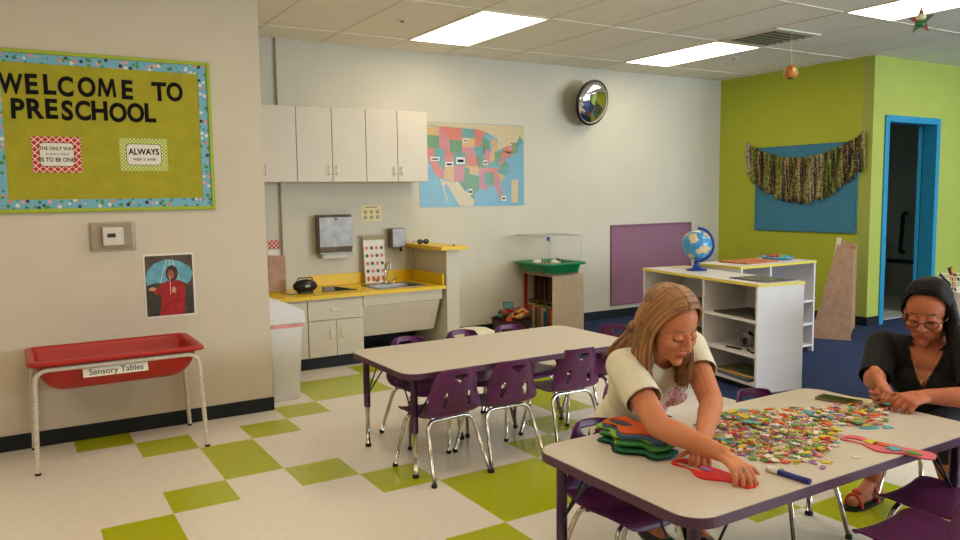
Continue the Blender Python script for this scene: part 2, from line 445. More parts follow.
# ------------------------------------------------------------ activity tables
TH = .556
def table(x0, y0, label, cat='table'):
    W, D = 1.53, .755
    t = empty('activity_table', label, cat, (x0+W/2, y0+D/2, 0), 0, 'purple edged activity tables')
    poly = rrect(-W/2+.004, W/2-.004, -D/2+.004, D/2-.004, .085, 8)
    MB().prism(poly, TH-.028, TH, M_laminate).obj('tabletop', t)
    g = MB(); g.prism(rrect(-W/2, W/2, -D/2, D/2, .09, 8), TH-.031, TH-.0015, M_edge, holes=[rrect(-W/2+.0045, W/2-.0045, -D/2+.0045, D/2-.0045, .085, 8)])
    g.obj('edge_band', t)
    for sx in (-1, 1):
        for sy in (-1, 1):
            x, y = sx*(W/2-.075), sy*(D/2-.075)
            l = MB().tube([(x, y, TH-.03), (x, y, .235)], .019, M_legp, 14).box(x-.05, x+.05, y-.05, y+.05, TH-.036, TH-.03, M_legp, .003).obj('leg', t)
            MB().tube([(x, y, .245), (x, y, .02)], .0125, M_chrome, 12).obj('leg_extension', l)
            MB().lathe([(0, 0), (.017, 0), (.018, .01), (.012, .022), (0, .022)], M_rubber, 14, Matrix.Translation((x, y, 0))).obj('foot_cap', l)
            for q in ((-sx*.17, 0), (0, -sy*.17)):
                MB().tube([(x+q[0]*.09, y+q[1]*.09, .32), (x+q[0], y+q[1], TH-.033)], .0045, M_black, 6).obj('brace', l)
    return t
T1 = table(.755, -.590, 'far purple-edged table with nobody at it, chairs on both sides')
T2 = table(.632, -2.575, 'near purple-edged table where two women sit, heaped with foam shapes')

# ------------------------------------------------------------ stacking chairs
def chair_shell():
    """one-piece seat and back as a curved sheet with cut-outs; faces -> +Y is the front"""
    SZ = .325
    prof = []  # (y, z, halfwidth)
    pts = [(.185, SZ-.028, .150), (.165, SZ+.0, .163), (.10, SZ+.004, .170), (.0, SZ-.004, .168), (-.08, SZ-.004, .162), (-.128, SZ+.012, .160),
           (-.150, SZ+.05, .160), (-.168, SZ+.11, .150), (-.186, SZ+.17, .136), (-.202, SZ+.225, .120), (-.210, SZ+.252, .108)]
    # resample
    import bisect
    L = [0]
    for a, b in zip(pts, pts[1:]): L.append(L[-1]+sqrt((a[0]-b[0])**2+(a[1]-b[1])**2))
    NV, NU = 68, 34
    def at(s):
        k = min(len(L)-2, max(0, bisect.bisect(L, s)-1)); p0 = pts[max(k-1, 0)]; p1 = pts[k]; p2 = pts[k+1]; p3 = pts[min(k+2, len(pts)-1)]
        t = (s-L[k])/(L[k+1]-L[k])
        return [.5*((2*b)+(-a+c)*t+(2*a-5*b+4*c-d)*t*t+(-a+3*b-3*c+d)*t**3) for a, b, c, d in zip(p0, p1, p2, p3)]
    bm = bmesh.new(); V = []
    for i in range(NV+1):
        s = L[-1]*i/NV; y, z, hw = at(s); row = []
        e = min(s, L[-1]-s)/.06
        hw2 = hw*(1-(.22 if s < .1 else .14)*(1-min(1, e))**2.5)
        isback = max(0, min(1, (z-SZ-.03)/.08)) if y < -.12 else 0
        for j in range(NU+1):
            u = -1+2*j/NU; x = hw2*u
            dish = -.012*(1-u*u) if not isback else 0
            row.append(bm.verts.new((x, y+isback*.046*abs(u)**3 + (0 if isback else 0), z+dish*(1-isback)+(0 if isback else .004*abs(u)**4) - (.008*u*u if i > NV-6 else 0))))
        V.append(row)
    for i in range(NV):
        s = L[-1]*(i+.5)/NV; y, z, hw = at(s)
        for j in range(NU):
            u = -1+2*(j+.5)/NU; x = u*hw; h = z-SZ
            if y < -.13:
                if .178 < h < .218 and abs(x) < .006+(h-.178)*.95: continue              # handle cut-out
                if .045 < h < .125 and abs(abs(x)-(.072-.10*(h-.085))) < .012*sqrt(max(0, 1-((h-.085)/.042)**2))+.001: continue   # side slots
            bm.faces.new((V[i][j], V[i][j+1], V[i+1][j+1], V[i+1][j]))
    for v in [v for v in bm.verts if not v.link_faces]: bm.verts.remove(v)
    g = MB(); g.add(bm, M_purple, ID, True)
    return g
def chair(label, loc, rz, group):
    t = empty('stacking_chair', label, 'chair', loc, rz, group)
    o = chair_shell().obj('seat_shell', t)
    m = o.modifiers.new('s', 'SOLIDIFY'); m.thickness = .007; m.offset = 0
    m = o.modifiers.new('b', 'SUBSURF'); m.levels = 1; m.render_levels = 1
    for nm, ya, yb in (('front_leg_tube', .115, .185), ('rear_leg_tube', -.085, -.20)):
        p = [(-.172, yb, .012), (-.135, ya, .297), (.135, ya, .297), (.172, yb, .012)]
        l = MB().tube(arc_path(p, .055, 7), .0105, M_chrome, 12).obj(nm, t)
        for sx in (-1, 1):
            MB().lathe([(0, 0), (.0135, 0), (.0145, .008), (.0125, .02), (0, .02)], M_rubber, 12, Matrix.Translation((sx*.172, yb, 0))).obj('foot_cap', l)
    for sx in (-.10, .10): MB().tube([(sx, .11, .305), (sx, -.085, .305)], .008, M_chrome, 8).obj('seat_rail', t)
    return t
ch = chair('purple chair at far table, nearest the viewer, left of the front three', (1.00, -.475, 0), .08, 'purple stacking chairs')
CH = [
 (1.368, -.465, 0.0, 'purple chair at far table, middle of the front three'),
 (1.845, -.42, -.03, 'purple chair at far table, right of the front three beside seated girl'),
 (1.175, .085, pi, 'purple chair at far table, back side nearest the sink cabinets'),
 (1.565, .10, pi, 'purple chair at far table, back side in front of white chair cover'),
 (1.915, .085, pi-.05, 'purple chair at far table, back side before the toy basket'),
 (2.33, -.19, pi/2+.25, 'purple chair at the right end of the far table'),
 (.975, -1.915, pi, 'empty purple chair pushed in behind the stack of foam frames'),
 (1.47, -1.52, pi, 'purple chair the brown-haired girl sits on'),
 (1.84, -1.95, pi, 'empty purple chair between the two women, top behind the foam heap'),
 (2.64, -2.15, pi/2, 'purple chair the woman in black sits on'),
 (1.93, -2.555, .05, 'purple chair tucked under near table front, dark seat at right'),
 (1.575, -2.69, .0, 'bright purple chair in the bottom right corner of the photo'),
]
for x, y, rz, lb in CH: dup(ch, (x, y, 0), rz, lb)

# ------------------------------------------------------------ welcome board (left wall)
bbd = empty('bulletin_board', 'lime bulletin board reading WELCOME TO PRESCHOOL', 'bulletin board', (-.33, LY, 1.37))
bx0, bx1, bz = -.60, .606, .918   # local extents
g = MB()
for a_ in ((bx0, bx0+.022, 0, bz), (bx1-.022, bx1, 0, bz), (bx0+.022, bx1-.022, 0, .022), (bx0+.022, bx1-.022, bz-.022, bz)): g.box(a_[0], a_[1], -.024, -.001, a_[2], a_[3], M_bbf, .004)
g.obj('frame', bbd)
MB().box(bx0+.02, bx1-.02, -.012, -.001, .02, bz-.02, M_bb).obj('paper_backing', bbd)
M_border = confetti('border_print', (112, 170, 190), [(70, 140, 60), (112, 170, 190), (60, 130, 60), (220, 130, 90), (112, 170, 190), (40, 30, 40), (220, 215, 205), (226, 150, 150), (60, 120, 70), (70, 140, 60)], 38)
g = MB(); bw = .052
for a_ in ((bx0+.022, bx0+.022+bw, .022, bz-.022), (bx1-.022-bw, bx1-.022, .022, bz-.022), (bx0+.022+bw, bx1-.022-bw, .022, .022+bw), (bx0+.022+bw, bx1-.022-bw, bz-.022-bw, bz-.022)):
    g.box(a_[0], a_[1], -.0145, -.012, a_[2], a_[3], M_border)
g.obj('paper_border', bbd)
X0 = -.33; Z0 = 1.37
row1 = zip('WELCOMETO', (-.808, -.707, -.619, -.536, -.424, -.318, -.211, -.026, .062), (2.045,)*7+(2.041,)*2)
row2 = zip('PRESCHOOL', (-.785, -.700, -.616, -.535, -.452, -.364, -.266, -.166, -.089), (1.908,)*9)
for row in (row1, row2):
    for k, (c_, x, z) in enumerate(row):
        dz = .003*((k*7) % 3-1)
        if c_ == 'M':
            MB().prism([(-.050, 0), (-.033, 0), (-.029, .066), (-.006, 0), (.006, 0), (.029, .066), (.033, 0), (.050, 0), (.040, .108), (.022, .108), (0, .040), (-.022, .108), (-.040, .108)], 0, .0016, M_ink, XZ(-.013) @ Matrix.Translation((x-X0, z-Z0, 0))).obj('letter', bbd)
            continue
        MB().text(c_, .152, M_ink, XZ(-.013) @ Matrix.Translation((x-X0, z-Z0+dz, 0)) @ Matrix.Rotation(.02*((k*5) % 3-1), 4, 'Z'), bold=.0055, ext=.0008, sx=(.70 if c_ == 'W' else .78 if c_ in 'OC' else .88)).obj('letter', bbd)
# cards pinned on the board
def card(name, x0, x1, z0, z1, m, lab, lines, m2=None):
    e = empty(name, lab, 'card', ((x0+x1)/2, LY-.0135, z0), 0)
    W, H = x1-x0, z1-z0
    MB().prism(rrect(-W/2, W/2, 0, H, .004), 0, .001, m, XZ(0)).obj('printed_border', e)
    MB().prism(rrect(-W/2+.036, W/2-.036, .034, H-.034, .022), 0, .0008, M_ink, XZ(-.0012)).obj('border_line', e)
    MB().prism(rrect(-W/2+.039, W/2-.039, .037, H-.037, .02), 0, .0008, M_paper, XZ(-.0021)).obj('paper_centre', e)
    g = MB()
    for s_, sz, zz, sh, bo, sx in lines: g.text(s_, sz, M_ink, XZ(-.003) @ Matrix.Translation((0, zz, 0)), bold=bo, ext=.0003, shear=sh, sx=sx)
    g.obj('lettering', e)
    return e
M_lattice = bpy.data.materials.new('lattice_red'); M_lattice.use_nodes = True
def lattice(m, c1, c2, freq, thr, dots=False):
    nt = m.node_tree; b = nt.nodes['Principled BSDF']; b.inputs['Roughness'].default_value = .6
    tc = nt.nodes.new('ShaderNodeTexCoord'); sp = nt.nodes.new('ShaderNodeSeparateXYZ'); nt.links.new(tc.outputs['Object'], sp.inputs[0])
    def mth(op, a, b2=None):
        n = nt.nodes.new('ShaderNodeMath'); n.operation = op
        for k, v in enumerate((a, b2)):
            if v is None: continue
            if isinstance(v, (int, float)): n.inputs[k].default_value = v
            else: nt.links.new(v, n.inputs[k])
        return n.outputs[0]
    s1 = mth('ADD', sp.outputs[0], sp.outputs[2]); s2 = mth('SUBTRACT', sp.outputs[0], sp.outputs[2])
    a = mth('ABSOLUTE', mth('SINE', mth('MULTIPLY', s1, freq))); c = mth('ABSOLUTE', mth('SINE', mth('MULTIPLY', s2, freq)))
    v = mth('LESS_THAN', mth('MINIMUM', a, c), thr) if not dots else mth('GREATER_THAN', mth('MULTIPLY', a, c), thr)
    mx = nt.nodes.new('ShaderNodeMix'); mx.data_type = 'RGBA'; mx.inputs[6].default_value = (*srgb(c1), 1); mx.inputs[7].default_value = (*srgb(c2), 1)
    nt.links.new(v, mx.inputs[0]); nt.links.new(mx.outputs[2], b.inputs['Base Color'])
lattice(M_lattice, (190, 36, 30), (232, 214, 196), 84, .26)
M_dots = bpy.data.materials.new('dots_lime'); M_dots.use_nodes = True
lattice(M_dots, (160, 176, 30), (228, 226, 180), 150, .62, True)
card('motto_card', -.726, -.474, 1.600, 1.805, M_lattice, 'red lattice bordered card reading THE ONLY WAY, pinned on lime board',
     [('THE ONLY WAY', .028, .128, 0, .0006, .86), ('to have a friend', .022, .099, .35, 0, .86), ('IS TO BE ONE', .033, .062, 0, .0008, .86)])
card('motto_card', -.268, .002, 1.612, 1.808, M_dots, 'dotted lime bordered card reading ALWAYS, pinned on lime board',
     [('ALWAYS', .050, .098, 0, .0016, .88), ('wear a smile', .028, .062, .35, .0002, .92)])

# thermostat in clear lock box
e = empty('thermostat', 'small white thermostat inside a clear cover below the lime board', 'thermostat', (-.338, LY, 1.22))
MB().box(-.115, .115, -.012, -.001, -.078, .078, mat('thermostat_plate', (170, 156, 134), .5), .003).obj('backplate', e)
th = MB().box(-.052, .062, -.045, -.012, -.055, .055, M_paper, .006).obj('body', e)
MB().box(-.028, .018, -.0465, -.045, -.006, .018, mat('lcd', (64, 62, 52), .2)).obj('display', th)
MB().box(.035, .045, -.048, -.045, .0, .01, M_grid).box(.035, .045, -.048, -.045, -.02, -.01, M_grid).obj('button', th)
g = MB()
for a_ in ((-.125, -.112, -.088, .088), (.112, .125, -.088, .088), (-.112, .112, -.088, -.075), (-.112, .112, .075, .088)): g.box(a_[0], a_[1], -.075, -.001, a_[2], a_[3], M_clear, .003)
g.box(-.125, .125, -.079, -.075, -.088, .088, M_clear, .002)
g.obj('clear_cover', e)

# photo of a child under an umbrella
e = empty('photo_print', 'photo print of person in red raincoat under light blue umbrella', 'photo', (-.02, LY, .70))
MB().prism(rrect(-.152, .148, 0, .4, .012), 0, .002, M_paper, XZ(-.0005)).obj('paper', e)
g = MB()
g.prism(rrect(-.142, .138, .012, .388, .008), 0, .0006, mat('photo_bg', (96, 74, 58), .5, rgb2=(70, 56, 44), scale=18), XZ(-.0028))
g.prism([(-.142, .012), (.138, .012), (.138, .19), (-.142, .21)], 0, .0004, mat('photo_low', (70, 62, 40), .5, rgb2=(44, 44, 34), scale=30), XZ(-.0035))
g.prism([(-.142, .25), (-.128, .30), (-.09, .34), (-.02, .365), (.06, .35), (.12, .31), (.138, .27), (.12, .22), (.10, .205), (.05, .23), (-.03, .215), (-.09, .22), (-.135, .205)], 0, .0004, mat('photo_umbrella', (112, 176, 190), .5, rgb2=(86, 150, 170), scale=22), XZ(-.004))
for x in (-.06, .0, .06): g.prism([(x, .215), (x+.003, .215), (x*.3+.003, .36), (x*.3, .36)], 0, .0002, M_grid, XZ(-.0045))
R_ = mat('photo_coat', (184, 28, 30), .5, rgb2=(140, 18, 22), scale=25)
g.prism([(-.07, .012), (.075, .012), (.085, .10), (.09, .19), (.06, .225), (.02, .235), (-.03, .22), (-.06, .195), (-.095, .165), (-.10, .19), (-.085, .20), (-.055, .225), (-.01, .245), (.04, .25), (.085, .22), (.105, .16), (.10, .12)][:4]+[(.09, .19), (.06, .225), (.0, .235), (-.045, .215), (-.075, .185), (-.10, .175), (-.095, .15), (-.06, .145), (-.055, .10)], 0, .0004, R_, XZ(-.0048))
g.prism(ell(.012, .275, .036, .05), 0, .0004, mat('photo_hair', (60, 30, 24), .5), XZ(-.0053))
g.prism(ell(.006, .268, .021, .03), 0, .0004, mat('photo_face', (150, 84, 62), .5), XZ(-.0058))
g.prism(ell(-.105, .182, .022, .012), 0, .0004, mat('photo_hand', (206, 150, 110), .5), XZ(-.0058))
g.prism(ell(.02, .17, .012, .02), 0, .0004, mat('photo_hand', (206, 150, 110), .5), XZ(-.0058))
g.prism([(-.002, .14), (.001, .14), (.001, .26), (-.002, .26)], 0, .0002, M_paper, XZ(-.0063))
g.obj('picture', e)

# ------------------------------------------------------------ sensory table
e = empty('sensory_table', 'red sensory bin on white tube legs under the photo print', 'sensory table', (-.385, .875, 0))
def tub(x0, x1, y0, y1, zt, zb, inset, endin, m, th=.006):
    g = MB(); g.mi(m)
    def ring(ix, iy, z, r, n=5):
        return [g.bm.verts.new((x, y, z)) for x, y in rrect(x0+ix, x1-ix, y0+iy, y1-iy, r, n)]
    levels = [(0, 0, zt-.022, .05), (0, 0, zt-.006, .05), (.005, .005, zt, .05), (.03, .03, zt, .05), (.038, .036, zt-.012, .045)]
    N = 7
    for k in range(1, N+1):
        t = k/N
        levels.append((.038+endin*t**1.7, .036+inset*t**1.4, zt-.012-(zt-.012-zb)*sin(t*pi/2), .05))
    rings = [ring(*l) for l in levels]
    for A, B in zip(rings, rings[1:]):
        n = len(A)
        for j in range(n):
            f = g.bm.faces.new((A[j], A[(j+1) % n], B[(j+1) % n], B[j])); f.smooth = True
    g.bm.faces.new(rings[-1])
    return g
tb = tub(-.445, .44, -.275, .265, .596, .415, .12, .13, M_red).obj('tub', e)
m = tb.modifiers.new('s', 'SOLIDIFY'); m.thickness = .005; m.offset = 0
for sx, nm in ((-1, 'leg_frame'), (1, 'leg_frame')):
    y = -.255 if sx < 0 else .245
    p = [(-.43, y, .01), (-.415, y+.0, .553), (.405, y+.0, .553), (.432, y, .01)]
    l = MB().tube(arc_path(p, .07, 8), .0125, M_whitem, 12).obj(nm, e)
    for xx in (-.43, .432):
        MB().lathe([(0, 0), (.014, 0), (.0145, .012), (0, .014)], M_rubber, 12, Matrix.Translation((xx, y, 0))).obj('foot_cap', l)
        g = MB()
        for k in range(6): g.sphere((xx-.0018*k*(1 if xx > 0 else -1), y-.0115, .12+k*.055), .003, M_rubber, 1)
        g.obj('height_holes', l)
lb = MB().box(-.165, .160, -.0015, .0015, -.024, .024, M_paper)
lb.text('Sensory Tables', .045, M_ink, XZ(-.0018) @ Matrix.Translation((0, -.014, 0)), bold=.0003, ext=.0003)
lo = lb.obj('label_strip', e, (-.025, -.248, .513), (radians(-14), radians(0), 0))
lo['label'] = 'white strip lettered Sensory Tables'

# ------------------------------------------------------------ kitchenette
def handle(g, x, y, z, vert=True, L=.075, m=M_whitelam):
    p = [(x, y, z-L/2), (x, y-.028, z-L/2+.008), (x, y-.028, z+L/2-.008), (x, y, z+L/2)] if vert else [(x-L/2, y, z), (x-L/2+.008, y-.028, z), (x+L/2-.008, y-.028, z), (x+L/2, y, z)]
    return g.tube(arc_path(p, .012, 4), .0055, m, 8)
M_hand = mat('handle_white', (236, 228, 212), .25)
y0, y1 = 2.477, BY-.001
def upper(x0, x1, doors, lab):
    e = empty('wall_cabinet', lab, 'cabinet', ((x0+x1)/2, y1, 1.568))
    c = (x0+x1)/2
    MB().box(x0-c+.001, x1-c-.001, y0+.02-y1, 0, 0, .64, M_whitelam, .002).obj('body', e)
    n = len(doors)
    for k, hx in enumerate(doors):
        a = x0-c+(x1-x0)*k/n+.0025; b = x0-c+(x1-x0)*(k+1)/n-.0025
        d = MB().box(a, b, y0-y1, y0-y1+.019, .002, .638, M_whitelam, .003).obj('door', e)
        handle(MB(), (a+.035) if hx < 0 else (b-.035), y0-y1, .10, m=M_hand).obj('handle', d)
upper(.645, .955, (1,), 'single white wall cabinet hidden behind the corner')
upper(.955, 1.263, (-1,), 'narrow single-door white wall cabinet, leftmost in view')
upper(1.263, 1.897, (1, -1), 'middle double-door white wall cabinet above the towel dispenser')
upper(1.897, 2.514, (1, -1), 'right double-door white wall cabinet beside the map')
# base cabinets
def base(x0, x1, lab, drawer):
    e = empty('base_cabinet', lab, 'cabinet', ((x0+x1)/2, BY-.07, 0)); c = (x0+x1)/2; yb = BY-.07
    Y0 = 2.17
    MB().box(x0-c+.001, x1-c-.001, Y0+.02-yb, 0, .10, .595, M_whitelam, .002).obj('body', e)
    MB().box(x0-c+.001, x1-c-.001, Y0+.04-yb, -.02, 0, .10, M_base).obj('toe_kick', e)
    if drawer:
        d = MB().box(x0-c+.004, x1-c-.004, Y0-yb, Y0-yb+.019, .415, .578, M_whitelam, .003).obj('drawer', e)
        handle(MB(), 0, Y0-yb, .50, False, .10, M_hand).obj('handle', d)
        for s in (-1, 1):
            a, b = (x0-c+.004, -.002) if s < 0 else (.002, x1-c-.004)
            d = MB().box(a, b, Y0-yb, Y0-yb+.019, .105, .408, M_whitelam, .003).obj('door', e)
            handle(MB(), -s*-.03, Y0-yb, .30, m=M_hand).obj('handle', d) if False else handle(MB(), s*.05, Y0-yb, .29, m=M_hand).obj('handle', d)
    else:
        MB().box(x0-c+.004, x1-c-.004, Y0-yb, Y0-yb+.019, .105, .578, M_whitelam, .003).obj('door', e)
base(.88, 1.205, 'plain white base cabinet behind the waste bin', False)
base(1.205, 1.70, 'white base cabinet with one drawer above two doors', True)
# slanted skirt below the sink
e = empty('sink_skirt', 'slanted white panel under the sink', 'panel', (2.10, 2.2, 0))
MB().box(-.395, .38, -.02, .0, .50, .594, M_whitelam, .002).obj('apron', e)
g = MB(); T_ = Matrix.Translation((0, -.018, .50)) @ Matrix.Rotation(radians(24), 4, 'X')
g.box(-.395, .345, 0, .018, -.315, -.004, M_whitelam, .002, T_)
g.obj('slanted_panel', e)
g = MB(); g.box(.347, .352, .0, .02, -.315, -.004, M_grid, 0, T_); g.tube([(.30, -.004, -.16), (.30, .002, -.16)], .007, M_steel, 10, T=T_); g.obj('side_edge', e)
MB().box(-.395, .38, .55, .58, 0, .22, M_base).obj('kick_panel', e)
# worktop
e = empty('worktop', 'yellow laminate worktop with raised backsplash', 'worktop', (1.68, 2.47, .598))
g = MB(); g.prism([(-.80, -.345), (.81, -.345), (.81, .322), (-.80, .322)], 0, .03, M_yellow, holes=[rrect(.21, .63, -.215, .065, .04)])
g.obj('countertop', e)
MB().box(-.80, .81, .307, .325, .031, .135, M_yellow, .003).obj('backsplash', e)
MB().box(.792, .810, -.31, .306, .031, .135, M_yellow, .003).obj('side_splash', e)
e = empty('sink', 'stainless steel sink set into the yellow worktop', 'sink', (2.10, 2.42, .629))
g = MB(); g.prism(rrect(-.25, .25, -.205, .20, .05), 0, .004, M_steel, holes=[rrect(-.21, .21, -.165, .115, .045)])
o = g.obj('rim', e)
g = MB(); lv = [(0, .003), (.004, -.01), (.012, -.12), (.04, -.14)]; rings = []
for i_, z in lv: rings.append([g.bm.verts.new((x, y, z)) for x, y in rrect(-.21+i_, .21-i_, -.165+i_, .115-i_, .045)])
g.mi(M_steel)
for A, B in zip(rings, rings[1:]):
    for j in range(len(A)):
        f = g.bm.faces.new((A[j], A[(j+1) % len(A)], B[(j+1) % len(A)], B[j])); f.smooth = True
g.bm.faces.new(rings[-1]); g.obj('basin', e)
fa = MB().tube(arc_path([(0, .16, .004), (0, .16, .20), (0, .04, .20), (0, .04, .15)], .055, 8), .009, M_chrome, 12).lathe([(0, .004), (.028, .004), (.024, .02), (.012, .03), (0, .03)], M_chrome, 18, Matrix.Translation((0, .16, 0))).obj('faucet', e)
for s in (-1, 1): MB().tube([(s*.08, .16, .004), (s*.08, .16, .035), (s*.11, .14, .05)], .008, M_chrome, 10).obj('tap_handle', fa)
# half wall with yellow cap
e = empty('half_wall', 'white half-height partition capped with a yellow ledge', 'partition', (2.567, 2.47, 0))
MB().box(-.065, .065, -.335, BY-2.471, 0, .948, M_wallb, .003).obj('panel', e)
MB().box(-.15, .125, -.40, BY-2.471, .948, .982, M_yellow, .004).obj('ledge', e)
# ledge items
e = empty('sunglasses', 'black sunglasses lying on the yellow ledge', 'sunglasses', (2.50, 2.60, .982))
for s in (-1, 1):
    l = MB().sphere((s*.032, -.02, .024), (.032, .010, .024), M_black, 3).obj('lens', e)
    MB().tube([(s*.062, -.015, .03), (s*.06, .06, .025), (s*.055, .10, .004)], .003, M_black, 6).obj('temple', e)
MB().tube([(-.012, -.02, .028), (.012, -.02, .028)], .004, M_black, 6).obj('bridge', e)
tag(MB().lathe([(0, 0), (.011, 0), (.010, .016), (0, .018)], M_steel, 14).obj('metal_knob', None, (2.575, 2.12, .982)), 'tiny metal knob standing on front of the yellow ledge', 'knob')
# paper towel dispenser
e = empty('towel_dispenser', 'brushed steel paper towel dispenser on the kitchen wall', 'dispenser', (1.672, BY-.001, .93))
g = MB()
g.prism([(0, 0), (-.09, 0), (-.115, .06), (-.115, .325), (-.09, .348), (0, .348)], -.155, .155, M_steel, Matrix(((0, 0, 1, 0), (1, 0, 0, 0), (0, 1, 0, 0), (0, 0, 0, 1))))
g.obj('case', e)
MB().tube([(0, -.112, .31), (0, -.119, .31)], .012, M_black, 14).obj('lock', e)
MB().box(-.155, .155, -.118, -.085, -.006, .008, M_steel, .002).obj('tear_bar', e)
MB().box(-.12, .12, -.075, -.073, -.045, .0, M_paper).obj('paper_towel', e)
# soap dispenser
e = empty('soap_dispenser', 'small steel soap dispenser on the wall above the worktop end', 'dispenser', (2.30, BY-.001, .92))
MB().box(-.07, .07, -.11, 0, .03, .215, M_steel, .008).obj('case', e)
MB().tube([(.02, -.09, .04), (.02, -.115, .0)], .014, M_black, 12).obj('push_lever', e)
# posters
M_dot6 = mat('icon_olive', (96, 92, 48), .6)
e = empty('notice', 'small cream notice with two rows of icons above the sink', 'notice', (2.07, BY-.001, 1.21))
MB().box(-.1, .1, -.002, 0, 0, .145, mat('notice_cream', (226, 212, 160), .6), .0005).obj('paper', e)
g = MB()
for i_ in range(3):
    for j in range(2): g.prism(ell(-.062+i_*.062, .034+j*.05, .018, .016), 0, .0006, M_dot6, XZ(-.0022)); g.prism(ell(-.062+i_*.062, .036+j*.05, .008, .008), 0, .0006, M_paper, XZ(-.003))
g.box(-.06, .06, -.003, -.002, .125, .131, M_ink)
g.obj('icons', e)
e = empty('leaning_chart', 'tall picture chart with wooden top bar leaning behind the tap', 'chart', (2.06, 2.70, .63))
T_ = Matrix.Rotation(radians(-6), 4, 'X')
MB().box(-.115, .115, -.006, .012, .405, .45, mat('bar_olive', (150, 136, 96), .5), .003, T_).obj('top_bar', e)
g = MB()
rc = (M_red, mat('print_orange', (206, 96, 44), .6), mat('print_grey', (92, 86, 84), .6), mat('print_pinkish', (214, 120, 110), .6))
for k in range(5):
    for q in range(4):
        z = .03+k*.072; x = -.075+q*.05
        g.prism(ell(x, z+.012, .017, .017 if k else .026, 10), 0, .0005, rc[1 if k == 0 else (2 if (k+q) % 2 else 3)], T_ @ XZ(-.0006))
g.box(-.105, .105, 0, .006, 0, .42, M_paper, 0, T_); g.obj('sheet', e)
tag(MB().box(-.058, .058, -.0015, 0, 0, .075, M_paper).box(-.052, .052, -.0022, -.0015, .08, .158, M_lattice).obj('wall_flyer', None, (1.130, BY-.0135, .908)), 'small red and white flyer on the wall above the bin', 'flyer')
tag(MB().box(-.075, .075, -.006, .006, 0, .31, M_ply, .003, Matrix.Rotation(radians(-10), 4, 'X') @ Matrix.Rotation(radians(4), 4, 'Y')).obj('wooden_board', None, (1.065, 2.52, .642)), 'brown wooden board leaning upright on worktop behind the bin', 'board')
# radio
e = empty('radio', 'rounded black portable radio on the yellow worktop', 'radio', (1.255, 2.36, .629))
g = MB(); g.sphere((0, 0, .062), (.105, .065, .058), M_black, 4); g.box(-.06, .06, -.045, .045, 0, .02, M_black, .006); g.obj('case', e)
for s in (-1, 1): MB().lathe([(0, 0), (.03, 0), (.028, .004), (0, .006)], M_rubber, 20, Matrix.Translation((s*.055, -.054, .062)) @ Matrix.Rotation(radians(90), 4, 'X')).obj('speaker', e)
MB().box(-.02, .02, -.067, -.06, .055, .078, M_steel, .002).obj('display', e)
MB().tube(arc_path([(-.07, 0, .10), (-.06, 0, .132), (.06, 0, .132), (.07, 0, .10)], .02), .005, M_black, 8).obj('carry_handle', e)
tag(MB().tube(arc_path([(1.165, 2.34, .633), (1.13, 2.30, .633), (1.10, 2.36, .633), (1.12, 2.44, .633), (1.09, 2.52, .633)], .03), .003, M_black, 6).obj('power_cord'), 'thin black cord curling left of the radio', 'cord')
e = empty('hand_tool', 'long black and grey hand tool lying right of the radio', 'tool', (1.50, 2.33, .629), radians(-8))
MB().box(-.10, .0, -.025, .025, 0, .045, mat('tool_grey', (120, 116, 100), .4), .005).obj('grip', e)
g = MB(); g.prism([(0, .045), (0, .004), (.16, .004), (.16, .014)], -.012, .012, M_black, Matrix(((1, 0, 0, 0), (0, 0, -1, 0), (0, 1, 0, 0), (0, 0, 0, 1)))); g.obj('jaw', e)
MB().tube([(.18+.02*cos(t*pi/8), .02*sin(t*pi/8), .008) for t in range(16)], .004, M_black, 6, close=True).obj('ring', e)
# waste bin
e = empty('waste_bin', 'tall white swing-lid waste bin between wall end and cabinets', 'waste bin', (.755, 1.50, 0))
g = MB(); rings = []; g.mi(M_can)
for z, sx, sy in ((0, .098, .135), (.01, .104, .14), (.50, .128, .165), (.52, .134, .170), (.565, .136, .172)):
    rings.append([g.bm.verts.new((x, y, z)) for x, y in rrect(-sx, sx, -sy, sy, .03, 4)])
for A, B in zip(rings, rings[1:]):
    for j in range(len(A)): g.bm.faces.new((A[j], A[(j+1) % len(A)], B[(j+1) % len(A)], B[j])).smooth = True
g.bm.faces.new(rings[0][::-1]); g.bm.faces.new(rings[-1]); g.obj('body', e)
MB().prism(rrect(-.1375, .1375, -.1735, .1735, .03, 4), .525, .557, M_pink).obj('bag_edge', e)
g = MB(); pr_ = [(-.142, .60), (.142, .60), (.142, .635)]+[(.142-.30*(k/8), .635+.105*sin(k/8*pi/2)) for k in range(1, 8)]+[(-.142, .745)]
g.prism(pr_, -.165, .165, M_can, Matrix(((1, 0, 0, 0), (0, 0, -1, 0), (0, 1, 0, 0), (0, 0, 0, 1))))
g.prism(rrect(-.148, .148, -.182, .182, .035, 4), .555, .605, M_can); g.obj('swing_lid', e)
MB().box(.098, .118, -.02, .02, 0.001, .02, M_black, .003).obj('pedal_foot', e)
